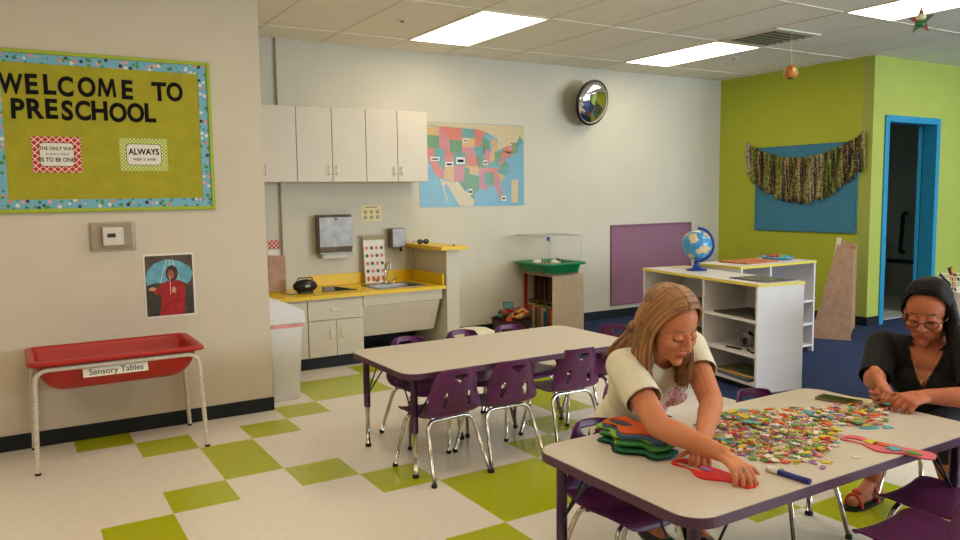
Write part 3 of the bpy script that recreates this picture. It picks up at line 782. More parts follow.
# wall map
mp = empty('wall_map', 'laminated coloured map of the United States on the back wall', 'map', (2.585, BY-.001, 1.325))
MW, MHt = 1.235, .832
def mc(lon, lat):
    x = (75+(lon+124)*9.5-35)/585*MW
    y = 70+(49-lat)*17.3+6*max(-1, min(1, (lon+112)/12))
    return (max(.004, min(MW-.004, x)), max(.004, min(MHt-.004, (510-y)/465*MHt)))
MB().box(0, MW, -.0015, 0, 0, MHt, mat('map_sea', (98, 156, 176), .3, var=.04)).obj('sheet', mp)
cols = {'o': (196, 98, 62), 'g': (84, 130, 66), 'p': (190, 108, 108), 't': (80, 140, 126), 'y': (200, 156, 78), 'm': (198, 178, 128)}
MC = {k: mat('map_'+k, v, .3, var=.05, scale=30) for k, v in cols.items()}
g = MB()
def land(pts, c, z=-.0018): g.prism([mc(*p) for p in pts], 0, .0003, MC[c], XZ(z))
land([(-124, 49), (-123.9, 53.3), (-110, 53.6), (-90, 53.6), (-75, 53.6), (-66, 53), (-62, 49), (-65, 46), (-71, 45), (-78, 43.5), (-83, 42.3), (-83, 46), (-89, 48), (-95, 49)], 'm')
land([(-117, 32.5), (-111, 31.3), (-106.5, 31.7), (-103, 29), (-100, 28), (-97.2, 26), (-98, 23.5), (-106, 23.5), (-109, 27), (-113, 31), (-115, 30), (-112, 25), (-113, 25), (-117, 32.5)][:13], 'm')
S = [([(-124.5, 48.5), (-117, 49), (-117, 46), (-124, 46)], 'y'), ([(-124, 46), (-117, 46), (-117, 42), (-124.3, 42)], 'g'),
 ([(-124.3, 42), (-120, 42), (-120, 39), (-114.6, 35), (-114.6, 32.7), (-117, 32.5), (-120.5, 34.5), (-123.5, 39)], 'o'), ([(-120, 42), (-114, 42), (-114, 36), (-114.6, 35), (-120, 39)], 't'),
 ([(-117, 49), (-116, 49), (-114, 46), (-111, 44.5), (-111, 42), (-117, 42)], 'p'), ([(-116, 49), (-104, 49), (-104, 45), (-111, 45), (-114, 46)], 'o'),
 ([(-111, 45), (-104, 45), (-104, 41), (-111, 41)], 'g'), ([(-114, 42), (-111, 42), (-111, 41), (-109, 41), (-109, 37), (-114, 37)], 'o'),
 ([(-109, 41), (-102, 41), (-102, 37), (-109, 37)], 't'), ([(-114, 37), (-109, 37), (-109, 31.4), (-111, 31.4), (-114.7, 32.6)], 'y'),
 ([(-109, 37), (-103, 37), (-103, 32), (-106.5, 32), (-109, 31.4)], 'p'), ([(-104, 49), (-97, 49), (-96.6, 46), (-104, 46)], 't'), ([(-104, 46), (-96.6, 46), (-96.5, 43), (-104, 43)], 'y'),
 ([(-104, 43), (-98, 43), (-95.5, 40), (-102, 40), (-102, 41), (-104, 41)], 'p'), ([(-102, 40), (-95, 40), (-94.6, 37), (-102, 37)], 'o'), ([(-103, 37), (-94.6, 37), (-94.5, 34), (-100, 34.5), (-100, 36.5), (-103, 36.5)], 'y'),
 ([(-103, 36.5), (-100, 36.5), (-100, 34.5), (-94.3, 33.5), (-94, 29.7), (-97.2, 27.8), (-97.2, 26), (-99.3, 27), (-101.5, 29.8), (-103, 29), (-106.5, 32), (-103, 32)], 'g'),
 ([(-97, 49), (-95, 49), (-89.7, 48), (-92.5, 46), (-92.5, 43.5), (-96.5, 43.5), (-96.6, 46)], 'o'), ([(-96.5, 43.5), (-91, 43.5), (-90.5, 41.5), (-91.5, 40.5), (-95.7, 40.5)], 't'),
 ([(-95.7, 40.5), (-91.5, 40.5), (-89.3, 36.5), (-94.5, 36.5)], 'g'), ([(-94.5, 36.5), (-90, 36.5), (-91, 33), (-94, 33)], 'p'), ([(-94, 33), (-91, 33), (-91, 31), (-89.6, 31), (-89.2, 29.2), (-93.8, 29.7)], 'p'),
 ([(-92.5, 46), (-90.5, 46.5), (-87.8, 45), (-87.8, 42.5), (-91, 42.5), (-92.5, 43.8)], 'g'), ([(-91, 42.5), (-87.6, 42.5), (-87.6, 39), (-89, 37), (-91.3, 40)], 'p'),
 ([(-87.6, 41.6), (-84.8, 41.6), (-84.8, 39), (-87.8, 38)], 'y'), ([(-87, 46), (-84, 46), (-82.5, 43), (-83.5, 41.8), (-86.5, 41.8), (-86.5, 44)], 'y'), ([(-84.8, 41.7), (-80.5, 42), (-80.6, 40.3), (-82.5, 38.5), (-84.8, 39)], 'g'),
 ([(-84.8, 39), (-82.5, 38.5), (-82, 37.2), (-89, 36.6), (-88, 37.8)], 't'), ([(-89.5, 36.5), (-81.7, 36.5), (-84, 35), (-90, 35)], 'o'), ([(-91, 35), (-88.2, 35), (-88.4, 30.3), (-89.6, 31), (-91, 31)], 't'),
 ([(-88.2, 35), (-85.5, 35), (-85, 31), (-87.5, 31), (-88.2, 30.3)], 'g'), ([(-85.5, 35), (-83.3, 35), (-81, 32), (-82, 30.6), (-85, 31)], 'p'), ([(-87.5, 31), (-81.4, 30.7), (-80, 27), (-80.5, 25.2), (-81.7, 26), (-82.7, 28.5), (-84, 30)], 'o'),
 ([(-83.3, 35), (-78.5, 33.9), (-81, 32)], 'y'), ([(-84, 35), (-81.7, 36.5), (-76, 36.5), (-76, 35), (-78.5, 33.9), (-83, 35.2)], 't'), ([(-83.5, 36.6), (-76, 36.6), (-77, 38.5), (-79, 39), (-81, 37.3)], 'g'),
 ([(-82.5, 38.5), (-80.5, 40.3), (-77.8, 39.5), (-81.5, 37.3)], 'p'), ([(-80.5, 42), (-75, 42), (-75, 40), (-80.5, 39.8)], 'o'), ([(-79.5, 43.2), (-76, 44), (-75, 45), (-73.4, 45), (-73.5, 41), (-79.5, 42)], 'o'),
 ([(-73.4, 45), (-70.8, 45), (-70, 41.7), (-73.5, 41.2)], 'g'), ([(-71, 45.2), (-69, 47.4), (-67.5, 45.5), (-70.6, 43)], 't')]
for p, c_ in S: land(p, c_, -.0023)
g.obj('land_shapes', mp)
g = MB()
for lon, lat, w_, h_ in ((-111.5, 37.2, .045, .03), (-105, 38.6, .05, .045), (-90.5, 38.2, .025, .03), (-99.5, 28.7, .022, .04), (-79.5, 26.4, .03, .03), (-102, 45.2, .03, .02), (-75, 43.6, .014, .03), (-119.5, 38.6, .05, .025)):
    x, z = mc(lon, lat); g.box(x-w_, x+w_, -.0036, -.003, z-h_*.8, z+h_*.8, M_paper); g.box(x-w_*.7, x+w_*.7, -.0042, -.0036, z-h_*.35, z+h_*.25, M_ink)
g.obj('picture_sticker', mp)
g = MB(); g.box(1.075, 1.16, -.0025, -.0015, .03, .27, MC['m']); g.obj('legend_box', mp)
g = MB(); g.box(-.005, MW+.012, -.006, -.0052, -.012, MHt+.006, mat('laminate_clear', (245, 245, 245), .08, trans=1, alpha=.12, ior=1.15)); g.obj('plastic_sleeve', mp)
# purple pin board
e = empty('pin_board', 'plain purple pin board on the back wall', 'pin board', (5.66, BY, .145))
MB().box(-.62, .62, -.014, -.001, .012, .92, M_purb).obj('panel', e)
g = MB()
for a_ in ((-.645, -.62, 0, .932), (.62, .645, 0, .932), (-.62, .62, 0, .022), (-.62, .62, .91, .932)): g.box(a_[0], a_[1], -.022, -.001, a_[2], a_[3], M_purf, .003)
g.obj('frame', e)
# convex mirror
n = Vector((.15, -.96, -.22)).normalized(); q = n.to_track_quat('Z', 'Y').to_matrix().to_4x4()
e = empty('convex_mirror', 'round black-rimmed convex safety mirror high on back wall', 'mirror', (4.59, 2.60, 2.41))
M_mir = mat('mirror', (235, 235, 238), .02, metal=1)
MB().lathe([(0, .075)]+[(.225*sin(radians(a)), .075-.075*(1-cos(radians(a)))) for a in range(10, 91, 8)]+[(.225, 0)], M_mir, 56, q).obj('mirror_dome', e)
MB().lathe([(.222, .012), (.24, .012), (.245, 0), (.24, -.02), (0, -.022)], M_black, 56, q).obj('rim', e)
MB().tube([(-.02, .01, 0), (0, .19, .0)], .014, M_black, 10).lathe([(0, 0), (.04, 0), (.035, .01), (0, .012)], M_black, 20, Matrix.Translation((0, .195, 0)) @ Matrix.Rotation(radians(90), 4, 'X')).obj('wall_bracket', e)
#PART3
# ------------------------------------------------------------ low white shelves
A_O = (3.57, -.41, 0); A_R = radians(-9.73)
def wshelf(label, loc, rz, L, D, H, div, levels, face_x=True):
    """local: x = depth from the open face, y = along; open face at x=0"""
    e = empty('low_bookshelf', label, 'bookshelf', loc, rz)
    t = .02
    for y in (0, L-t): MB().box(0, D, y, y+t, .004, H-t, M_whiteshelf, .002).obj('end_panel', e)
    MB().box(.004, D, div-t/2, div+t/2, .05, H-t, M_whiteshelf, .001).obj('divider', e)
    MB().box(D-.012, D, t, L-t, .05, H-t, M_whiteshelf).obj('back_panel', e)
    tp = MB().box(0, D, -.004, L+.004, H-t, H, M_whiteshelf, .001).obj('top', e)
    g = MB()
    g.box(-.004, 0, -.008, L+.008, H-t, H+.0005, M_yellowtrim); g.box(D, D+.004, -.008, L+.008, H-t, H+.0005, M_yellowtrim)
    g.box(0, D, -.008, -.004, H-t, H+.0005, M_yellowtrim); g.box(0, D, L+.004, L+.008, H-t, H+.0005, M_yellowtrim)
    g.obj('yellow_edging', tp)
    for z in levels:
        for a, b in ((t, div-t/2), (div+t/2, L-t)): MB().box(.006, D-.012, a, b, z-.018, z, M_whiteshelf, .001).obj('shelf', e)
    MB().box(.05, .065, t, L-t, .004, .05, M_base).obj('toe_kick', e)
    return e
SA = wshelf('low white shelf with yellow edges carrying the globe', A_O, A_R, 1.41, .42, .79, .60, (.07, .275, .525))
SB = wshelf('second low white shelf, behind the first, near the green wall', (5.24, .31, 0), radians(90), .98, .49, .82, .60, (.07, .262, .468))
MA = Matrix.Translation(A_O) @ Matrix.Rotation(A_R, 4, 'Z')
def onA(x, y, z): v = MA @ Vector((x, y, z)); return tuple(v)
# globe
e = empty('globe', 'blue desk globe on a dark blue stand atop the white shelf', 'globe', onA(.26, 1.02, .7905))
M_globe = mat('globe_sea', (60, 140, 190), .25, rgb2=(206, 186, 140), scale=11, coat=.3)
for n_ in M_globe.node_tree.nodes:
    if n_.type == 'MAP_RANGE': n_.inputs[1].default_value = .54; n_.inputs[2].default_value = .57
MB().lathe([(0, 0), (.085, 0), (.08, .012), (.04, .02), (.022, .05), (.02, .075), (.028, .08), (0, .085)], M_navy, 32).obj('base', e)
MB().sphere((0, 0, .212), .124, M_globe, 4).obj('ball', e)
arc = []
vr = Vector((.85, -.52, 0))
for k in range(25):
    a = radians(-115+k*7.6+20); arc.append((vr.x*cos(a)*.139, vr.y*cos(a)*.139, .212+sin(a)*.139))
MB().tube(arc, .0075, M_navy, 8, flat=1.6).obj('meridian_arm', e)
p0, p1 = Vector(arc[0]), Vector(arc[-1])
# things on and in shelf A
def flat(name, label, cat, T, w, d, h, m, group=None, m2=None):
    e = empty(name, label, cat, tuple(T.to_translation()), T.to_euler().z, group)
    MB().box(-w/2, w/2, -d/2, d/2, 0, h, m, .002).obj('board', e)
    if m2: MB().box(-w/2+.012, w/2-.012, -d/2+.012, d/2-.012, h, h+.0015, m2).obj('picture', e)
    return e
M_puz1 = confetti('puzzle_dark', (70, 80, 70), [(60, 90, 60), (140, 130, 90), (50, 60, 70), (160, 150, 120), (90, 100, 60)], 40)
M_puz2 = confetti('puzzle_warm', (190, 110, 60), [(200, 120, 50), (150, 70, 50), (210, 160, 90), (120, 60, 50), (190, 90, 60)], 30)
M_puz3 = confetti('puzzle_mixed', (90, 110, 70), [(210, 120, 50), (80, 110, 60), (60, 90, 130), (190, 160, 70), (120, 60, 50)], 26)
M_dark = mat('tray_charcoal', (62, 58, 56), .5, var=.1)
def TA(x, y, z, r=0): return MA @ Matrix.Translation((x, y, z)) @ Matrix.Rotation(r, 4, 'Z')
flat('puzzle', 'dark patterned flat puzzle on the front corner of shelf top', 'puzzle', TA(.25, .24, .7912, .05), .30, .36, .006, M_dark, None, M_puz1)
flat('paper_sheet', 'pale tan paper sheet lying behind the globe', 'paper', TA(.34, 1.27, .7912, .1), .2, .22, .003, mat('paper_tan', (206, 178, 150), .6))
flat('tray', 'flat charcoal tray on the upper compartment of the front shelf', 'tray', TA(.21, .30, .526), .34, .44, .012, M_dark)
flat('tray', 'grey tray in the far upper compartment behind the girl', 'tray', TA(.20, .90, .526, .1), .3, .34, .03, mat('tray_grey', (96, 92, 84), .5))
flat('puzzle', 'black frame board lying in the far lower compartment', 'puzzle', TA(.20, .95, .276, -.1), .3, .36, .02, M_dark, None, M_puz1)
flat('puzzle', 'colourful wooden puzzle on the bottom shelf, topmost of two', 'puzzle', TA(.20, .30, .0925, .06), .32, .42, .012, mat('wood_tan', (190, 150, 90), .6), None, M_puz3)
flat('puzzle', 'blue and tan puzzle board on the bottom shelf, lower of two', 'puzzle', TA(.19, .31, .071, -.05), .34, .44, .018, mat('wood_bl', (70, 90, 120), .6), None, M_puz3)
# clear bag of blocks and loose black pieces
e = empty('clear_tub', 'clear plastic tub of black and white pieces on the middle shelf', 'tub', onA(.22, .36, .2755), A_R)
g = MB(); g.lathe([(0, 0), (.075, 0), (.085, .13), (.088, .135), (.083, .13), (.073, .004), (0, .004)], M_clear, 24); g.obj('tub', e)
g = MB()
rnd = random.Random(3)
for k in range(10):
    a = rnd.random()*6.28; r = rnd.random()*.045; T_ = Matrix.Translation((r*cos(a), r*sin(a), .024+.008*k)) @ Matrix.Rotation(rnd.random()*3, 4, 'X') @ Matrix.Rotation(rnd.random()*3, 4, 'Z')
    g.box(-.02, .02, -.012, .012, -.006, .006, rnd.choice((M_black, M_paper, M_ink)), .002, T_)
o = g.obj('contents', e); o['kind'] = 'stuff'
for k, (x, y, r, l, lb) in enumerate(((.06, .31, .2, .13, 'long black stick lying on the front of the middle shelf'), (.09, .19, -.5, .06, 'short black piece on middle shelf right of the clear tub'), (.06, .10, .1, .05, 'small black piece at the right end of the middle shelf'))):
    tag(MB().tube([(0, -l/2, .008), (0, l/2, .008)], .0075, M_black, 8).obj('toy_stick', None, onA(x, y, .2755), (0, 0, A_R+r)), lb, 'toy')
e = empty('plastic_bag', 'crumpled clear bag right of the tub on the middle shelf', 'bag', onA(.20, .15, .276), A_R)
g = MB(); g.sphere((0, 0, .05), (.08, .07, .048), mat('bag_film', (225, 222, 212), .2, trans=.6, alpha=.6), 4)
for v in g.bm.verts:
    n_ = sin(v.co.x*130)*cos(v.co.y*110)*sin(v.co.z*90+1); v.co *= 1+.10*n_
    if v.co.z < .001: v.co.z = .001
g.obj('bag_film', e)
MB().box(-.03, .02, -.03, .0, .012, .03, M_black, .003).obj('dark_block', e)
# on shelf B
flat('puzzle', 'orange brown flat puzzle on the rear shelf top', 'puzzle', Matrix.Translation((4.68, .58, .8212)) @ Matrix.Rotation(.06, 4, 'Z'), .44, .3, .012, mat('wood_or', (170, 100, 60), .6), None, M_puz2)
e = empty('toy_plate', 'light blue plate of red and green toy food on the rear shelf', 'plate', (5.08, .60, .8212))
MB().lathe([(0, 0), (.10, 0), (.145, .022), (.15, .026), (.142, .028), (.098, .006), (0, .006)], mat('plate_blue', (96, 168, 206), .3), 36).obj('plate', e)
fc = (mat('toy_red', (196, 48, 44), .4), mat('toy_green', (60, 140, 60), .4), mat('toy_red2', (170, 60, 50), .4), mat('toy_leaf', (90, 160, 70), .4))
for k in range(9):
    a = k*2.4; r = .02+.008*k
    g = MB(); g.sphere((0, 0, 0), (.03, .024, .017), fc[k % 4], 2)
    tag(g.obj('toy_food', None, (5.08+r*cos(a), .60+r*sin(a), .8455+.004*(k % 3)), (0, 0, a)), 'small red or green toy food piece heaped on the blue plate', 'toy food', 'toy food on the blue plate')

# ------------------------------------------------------------ cage stand, cage, books, basket
e = empty('wooden_stand', 'pale wooden book stand under the green-bottomed cage', 'bookcase', (3.825, 2.30, 0))
W, D, H = .40, .485, .615
M_brown = mat('stand_brown', (92, 60, 38), .6, var=.15)
MB().box(0, W, 0, .018, .02, H-.018, M_maple, .002).obj('side_panel', e)
MB().box(0, W, D-.018, D, .02, H-.018, M_maple, .002).obj('side_panel', e)
MB().box(W-.014, W, .018, D-.018, .02, H-.018, M_brown).obj('back_panel', e)
MB().box(-.005, W, 0, D, H-.018, H, M_maple, .002).obj('top', e)
MB().box(0, W, 0, D, .0, .02, M_maple, .002).obj('bottom', e)
for k in range(4): MB().box(.03, W-.016, .10+k*.088, .112+k*.088, .328, H-.02, M_brown).obj('slat_divider', e)
MB().box(.02, W-.016, .02, D-.02, .315, .328, M_brown).obj('shelf', e)
bcol = [(206, 150, 40), (180, 60, 40), (60, 110, 60), (50, 90, 150), (210, 190, 150), (196, 110, 40), (70, 130, 120), (140, 60, 50), (220, 200, 60), (90, 120, 160), (200, 90, 60)]
bw_ = ['mustard', 'red', 'green', 'blue', 'cream', 'orange', 'teal', 'maroon', 'yellow', 'pale blue', 'coral']
y = .035
for k in range(11):
    th_ = 1.18*(.022, .030, .026, .034, .02, .03, .024, .03, .022, .032, .028)[k]; h = (.225, .25, .26, .21, .24, .255, .22, .24, .27, .21, .25)[k]
    e2 = empty('book', '%s spined book standing in the wooden stand below the cage' % bw_[k], 'book', (3.84, 2.30+y+th_/2, .0205), 0, 'books in the wooden stand')
    m = mat('book_%d' % k, bcol[k], .5, var=.25, scale=60)
    MB().box(0, .13, -th_/2, th_/2, 0, h, m, .001).obj('cover', e2)
    MB().box(.002, .132, -th_/2+.003, th_/2-.003, .003, h+.0008, M_paper).obj('pages', e2)
    y += th_+.008
# leaning red slab left of stand
tag(MB().box(-.035, .0, 0, .02, 0, .60, mat('slab_red', (150, 26, 24), .4), .003).obj('red_board', None, (3.815, 2.735, .005)), 'tall narrow red board beside the wooden stand under the cage', 'board')
# cage
e = empty('pet_cage', 'wire cage with a green plastic tray on the wooden stand', 'cage', (3.93, 2.49, .616))
tr = tub(-.27, .265, -.285, .285, .125, .003, .035, .05, M_green)
tb = tr.obj('tray', e); m = tb.modifiers.new('s', 'SOLIDIFY'); m.thickness = .004; m.offset = 1
M_wire = mat('wire_grey', (196, 194, 190), .3, metal=.6)
g = MB(); X0_, X1_, Y0_, Y1_, Z0_, Z1_ = -.245, .24, -.26, .26, .115, .40
nx, ny = 13, 14
for k in range(nx+1):
    x = X0_+(X1_-X0_)*k/nx
    g.tube([(x, Y0_, Z0_), (x, Y0_, Z1_), (x, Y1_, Z1_), (x, Y1_, Z0_)], .0016, M_wire, 4)
for k in range(1, ny):
    y = Y0_+(Y1_-Y0_)*k/ny
    g.tube([(X0_, y, Z0_), (X0_, y, Z1_), (X1_, y, Z1_), (X1_, y, Z0_)], .0016, M_wire, 4)
for z in (Z0_+.01, Z1_): g.tube([(X0_, Y0_, z), (X1_, Y0_, z), (X1_, Y1_, z), (X0_, Y1_, z)], .0026, M_wire, 4, close=True)
g.obj('wire_top', e)
g = MB(); g.tube([(-.02, .0, .34), (-.02, .0, .39)], .018, mat('bottle_blue', (60, 90, 160), .3), 12); g.tube([(-.02, 0, .34), (.02, 0, .31)], .004, M_steel, 6); g.obj('water_bottle', e)
tag(MB().sphere((0, 0, 0), (.055, .04, .028), mat('fluff_white', (224, 218, 200), .8, bump=.5, bscale=90), 3).obj('soft_bundle', None, (3.86, 2.62, .735)), 'white soft bundle inside the cage, at left', 'bundle')
o = tag(MB().sphere((0, 0, 0), (.062, .045, .032), M_shirt, 3).sphere((.02, -.01, .02), (.032, .03, .022), M_wicker, 3).obj('soft_bundle', None, (3.96, 2.44, .735)), 'white and brown bundle inside the cage, at right', 'bundle')
for (x, y, z) in ((3.86, 2.62, .648), (3.96, 2.44, .648)):
    pass
# bedding fill in tray so the bundles rest on something
o = MB().prism(rrect(-.215, .21, -.23, .23, .04), .010, .092, mat('bedding', (150, 130, 96), .9, var=.3, scale=80)).obj('bedding', e); o['kind'] = 'stuff'
# toy basket
e = empty('toy_basket', 'round brown wicker basket of colourful toys by back wall', 'basket', (3.45, 2.50, 0))
g = MB(); g.lathe([(0, .004), (.15, .004), (.19, .10), (.205, .19), (.212, .195), (.20, .185), (.185, .10), (.145, .012), (0, .012)], M_wicker, 40); g.obj('basket', e)
g = MB()
for k in range(6): g.tube([((.153+.0085*k)*cos(t*pi/20), (.153+.0085*k)*sin(t*pi/20), .02+k*.032) for t in range(40)], .006, M_wicker, 6, close=True)
g.obj('woven_bands', e)
tc_ = [(206, 70, 44), (226, 160, 130), (60, 120, 90), (220, 180, 70), (196, 50, 60), (230, 214, 190), (90, 110, 140), (224, 120, 60), (60, 60, 66)]
rnd = random.Random(5)
for k in range(26):
    a = rnd.random()*6.28; r = .155*sqrt(rnd.random()); z = .185+.022*(k//3)*(1-r/.26)
    g = MB(); m = mat('toy_%d' % (k % 9), tc_[k % 9], .5, var=.2, scale=60); t_ = k % 3
    if t_ == 0: g.box(-.035, .035, -.028, .028, -.014, .014, m, .006)
    elif t_ == 1: g.sphere((0, 0, 0), (.032, .03, .024), m, 2)
    else: g.lathe([(0, -.02), (.028, -.018), (.03, .012), (.02, .02), (0, .022)], m, 14)
    tag(g.obj('small_toy', None, (3.45+r*cos(a), 2.50+r*sin(a), z), (rnd.uniform(-.5, .5), rnd.uniform(-.5, .5), rnd.random()*6)), 'small colourful toy heaped in the wicker basket', 'toy', 'toys heaped in the basket')
tag(MB().box(-.055, .055, -.004, .004, 0, .075, M_black, .002).box(-.045, .045, -.006, -.004, .01, .065, mat('pic_teal', (60, 110, 110), .4)).obj('picture_card', None, (3.36, 2.42, .30), (radians(-20), 0, radians(-25))), 'black framed teal card standing among the basket toys', 'card')
# white chair cover / bouncer behind the far table
e = empty('folded_cloth', 'white cloth-covered tub with red flower behind the far table', 'cloth', (2.44, 1.56, 0))
g = MB(); g.lathe([(0, 0), (.17, 0), (.20, .12), (.21, .27), (.19, .285), (.12, .315), (0, .322)], M_shirt, 36)
for v in g.bm.verts:
    a = math.atan2(v.co.y, v.co.x); v.co.x *= 1+.03*sin(a*7); v.co.y *= 1+.03*sin(a*7)
g.obj('cloth', e)
MB().sphere((-.13, -.08, .312), (.020, .02, .014), M_red, 2).obj('red_flower', e)

# ------------------------------------------------------------ olive wall: blue board and garland
e = empty('pin_board', 'plain blue pin board behind the fabric garland', 'pin board', (XR, 1.66, .98))
yl, yr = 2.215-1.66, .95-1.66
MB().box(-.016, -.001, yr, yl, .01, .96, M_blueb, .002).obj('panel', e)
M_bf = mat('board_blue_frame', (58, 118, 146), .6)
for a_ in ((yl-.0, yl+.018, 0, .97), (yr-.018, yr, 0, .97), (yr, yl, 0, .012), (yr, yl, .958, .97)): MB().box(-.022, -.001, a_[0], a_[1], a_[2], a_[3], M_bf, .002).obj('frame_strip', e)
gl = empty('fabric_garland', 'garland of animal-print fabric strips across the blue board', 'garland', (XR-.035, 1.66, 1.80))
def gtop(s):   # s 0..1 left to right (y from 2.45 down to .86)
    y = 2.36-1.51*s; z = 2.03-.25*sin(pi*min(1, s*.98+.01))**.8 + .02*s
    return Vector((0, y-1.66, z-1.80))
MB().tube([gtop(k/40)+Vector((.004*(k % 2), 0, 0)) for k in range(41)], .008, mat('cord_olive', (74, 70, 34), .8), 6).obj('cord', gl)
prints = [mat('print_leopard', (196, 160, 116), .8, rgb2=(66, 46, 30), scale=55, kind='vor'), mat('print_camo', (160, 168, 62), .8, rgb2=(60, 64, 28), scale=38),
          mat('print_zebra', (230, 220, 196), .8, rgb2=(30, 26, 24), scale=60), mat('print_moss', (146, 160, 46), .8, rgb2=(66, 74, 28), scale=60, kind='vor'),
          mat('print_khaki', (180, 160, 110), .8, rgb2=(80, 62, 40), scale=45), mat('print_rust', (136, 92, 62), .8, rgb2=(70, 76, 30), scale=50, kind='vor')]
rnd = random.Random(11); N = 52
for k in range(N):
    s = (k+.5)/N; p = gtop(s); L_ = .33+.15*sin(pi*s)**.7+rnd.uniform(-.02, .03)
    g = MB(); m = prints[rnd.choice((0, 1, 3, 4, 0, 5, 1, 3, 2, 4))]; g.mi(m)
    w_ = 1.51/N*.66; tw = rnd.uniform(-.5, .5); rows = []
    for i in range(9):
        t = i/8; yy = p.y+rnd.uniform(-.004, .004); z = p.z+.018-(L_+.018)*t; x = -.006-.014*sin(t*5+k)-(.006 if k % 2 else 0)
        a = tw*sin(t*3+k)
        rows.append([g.bm.verts.new((x+w_*q*sin(a), yy+w_*q*cos(a), z)) for q in (-1, 0, 1)])
    for A, B in zip(rows, rows[1:]):
        for j in range(2): g.bm.faces.new((A[j], A[j+1], B[j+1], B[j])).smooth = True
    o = g.obj('fabric_strip', gl); md = o.modifiers.new('s', 'SOLIDIFY'); md.thickness = .0025
    MB().sphere((p.x-.006, p.y, p.z), (.016, .013, .016), m, 1).obj('knot', o)

# ------------------------------------------------------------ display rack (triangular plywood ends)
e = empty('display_rack', 'plywood display rack with tall triangular side by olive wall', 'rack', (5.86, .56, 0), radians(30))
TR = Matrix(((0, 0, 1, 0), (1, 0, 0, 0), (0, 1, 0, 0), (0, 0, 0, 1)))
pts = [(-.175, .004), (.185, .004), (-.035, .925), (-.175, .875)]
for x in (0, .72): MB().prism(pts, x, x+.018, M_ply, TR).obj('side_panel', e)
for z, y0_ in ((.10, .12), (.32, .03), (.54, -.05), (.76, -.13)):
    MB().box(.018, .72, y0_-.03, y0_+.015, z, z+.014, M_ply).obj('shelf', e)
MB().box(.018, .72, -.172, -.16, .05, .86, M_ply).obj('back_panel', e)
e = empty('paper_roll', 'white crumpled paper bundle on the lower ledge of the rack', 'paper', (5.84, .76, .375))
MB().sphere((0, 0, 0), (.04, .03, .045), M_paper, 3).obj('bundle', e)
MB().sphere((0, .02, -.045), (.03, .03, .03), M_paper, 3).obj('fold', e)
tag(MB().box(-.003, .003, -.02, .02, 0, .2, M_grid, 0, Matrix.Rotation(.15, 4, 'X')).obj('thin_book', None, (5.90, .56, .79)), 'thin grey book sticking up behind the rack top', 'book')

# ------------------------------------------------------------ hanging ornaments
e = empty('hanging_ball', 'small orange and green ball hanging before olive wall', 'ornament', (5.0, .435, 2.46))
g = MB(); g.sphere((0, 0, 0), .062, confetti('ball_print', (190, 120, 50), [(190, 90, 40), (90, 150, 60), (210, 180, 90), (60, 110, 60), (200, 130, 60)], 16), 3); g.obj('ball', e)
MB().tube([(0, 0, .07), (0, 0, HC-2.462)], .0015, M_grid, 5).obj('string', e)
e = empty('hanging_star', 'small red and green star ornament hanging near ceiling light', 'ornament', (4.0, -1.234, 2.47))
sp = [(.075*(1 if k % 2 == 0 else .42)*sin(k*pi/5), .085*(1 if k % 2 == 0 else .42)*cos(k*pi/5)) for k in range(10)]
T_ = Matrix.Rotation(radians(-60), 4, 'Z') @ XZ(0)
MB().prism(sp, -.008, .008, mat('star_red', (170, 60, 80), .4, rgb2=(70, 110, 70), scale=14), T_).obj('star', e)
MB().sphere((0, 0, .02), (.032, .032, .022), mat('bead_cream', (220, 210, 170), .4), 2).obj('bead', e)
MB().sphere((0, 0, -.022), (.026, .026, .02), M_green, 2).obj('bead', e)
MB().tube([(0, 0, .08), (0, 0, HC-2.472)], .0015, M_grid, 5).obj('string', e)

# ------------------------------------------------------------ marker caddy on a stool-height cabinet at right
e = empty('side_cabinet', 'white cabinet behind the woman in black, mostly hidden', 'cabinet', (4.45, -1.55, 0), radians(-20))
MB().box(-.3, .3, -.2, .2, .05, .77, M_whiteshelf, .004).obj('body', e)
MB().box(-.31, .31, -.21, .21, .77, .79, M_whiteshelf, .004).obj('top', e)
MB().box(-.28, .28, -.18, .18, .004, .05, M_base).obj('toe_kick', e)
for s in (-1, 1):
    d = MB().box(-.296 if s < 0 else .004, -.004 if s < 0 else .296, -.218, -.201, .06, .76, M_whiteshelf, .003).obj('door', e)
    handle(MB(), s*.04, -.218, .5).obj('handle', d)
CB = Vector((4.31, -1.44, .791))
e = empty('marker_basket', 'white wire basket of markers behind the woman with glasses', 'basket', tuple(CB), radians(-32))
g = MB()
for z in (.003, .035, .07, .10): g.tube([(x, y, z) for x, y in rrect(-.15-.1*z, .15+.1*z, -.09-.1*z, .09+.1*z, .03)], .003 if z < .09 else .0045, M_paper, 6, close=True)
for x, y in rrect(-.15, .15, -.09, .09, .03, 3)[::1]: g.tube([(x, y, .003), (x*1.06, y*1.08, .10)], .0022, M_paper, 5)
for k in range(1, 9): x = -.15+k*.033; g.tube([(x, -.09, .003), (x*1.05, -.1, .10)], .0022, M_paper, 5); g.tube([(x, .09, .003), (x*1.05, .1, .10)], .0022, M_paper, 5)
g.obj('wire_body', e)
MB().box(-.14, .14, -.08, .08, .001, .005, M_paper).obj('floor_panel', e)
mk = [((20, 30, 60), 'navy'), ((200, 50, 40), 'red'), ((220, 150, 40), 'orange'), ((24, 24, 28), 'black'), ((60, 130, 60), 'green'), ((230, 200, 60), 'yellow'), ((40, 80, 170), 'blue'), ((120, 50, 130), 'violet'), ((220, 90, 110), 'pink'), ((200, 200, 196), 'white')]
MW_ = Matrix.Translation(CB) @ Matrix.Rotation(radians(-32), 4, 'Z')
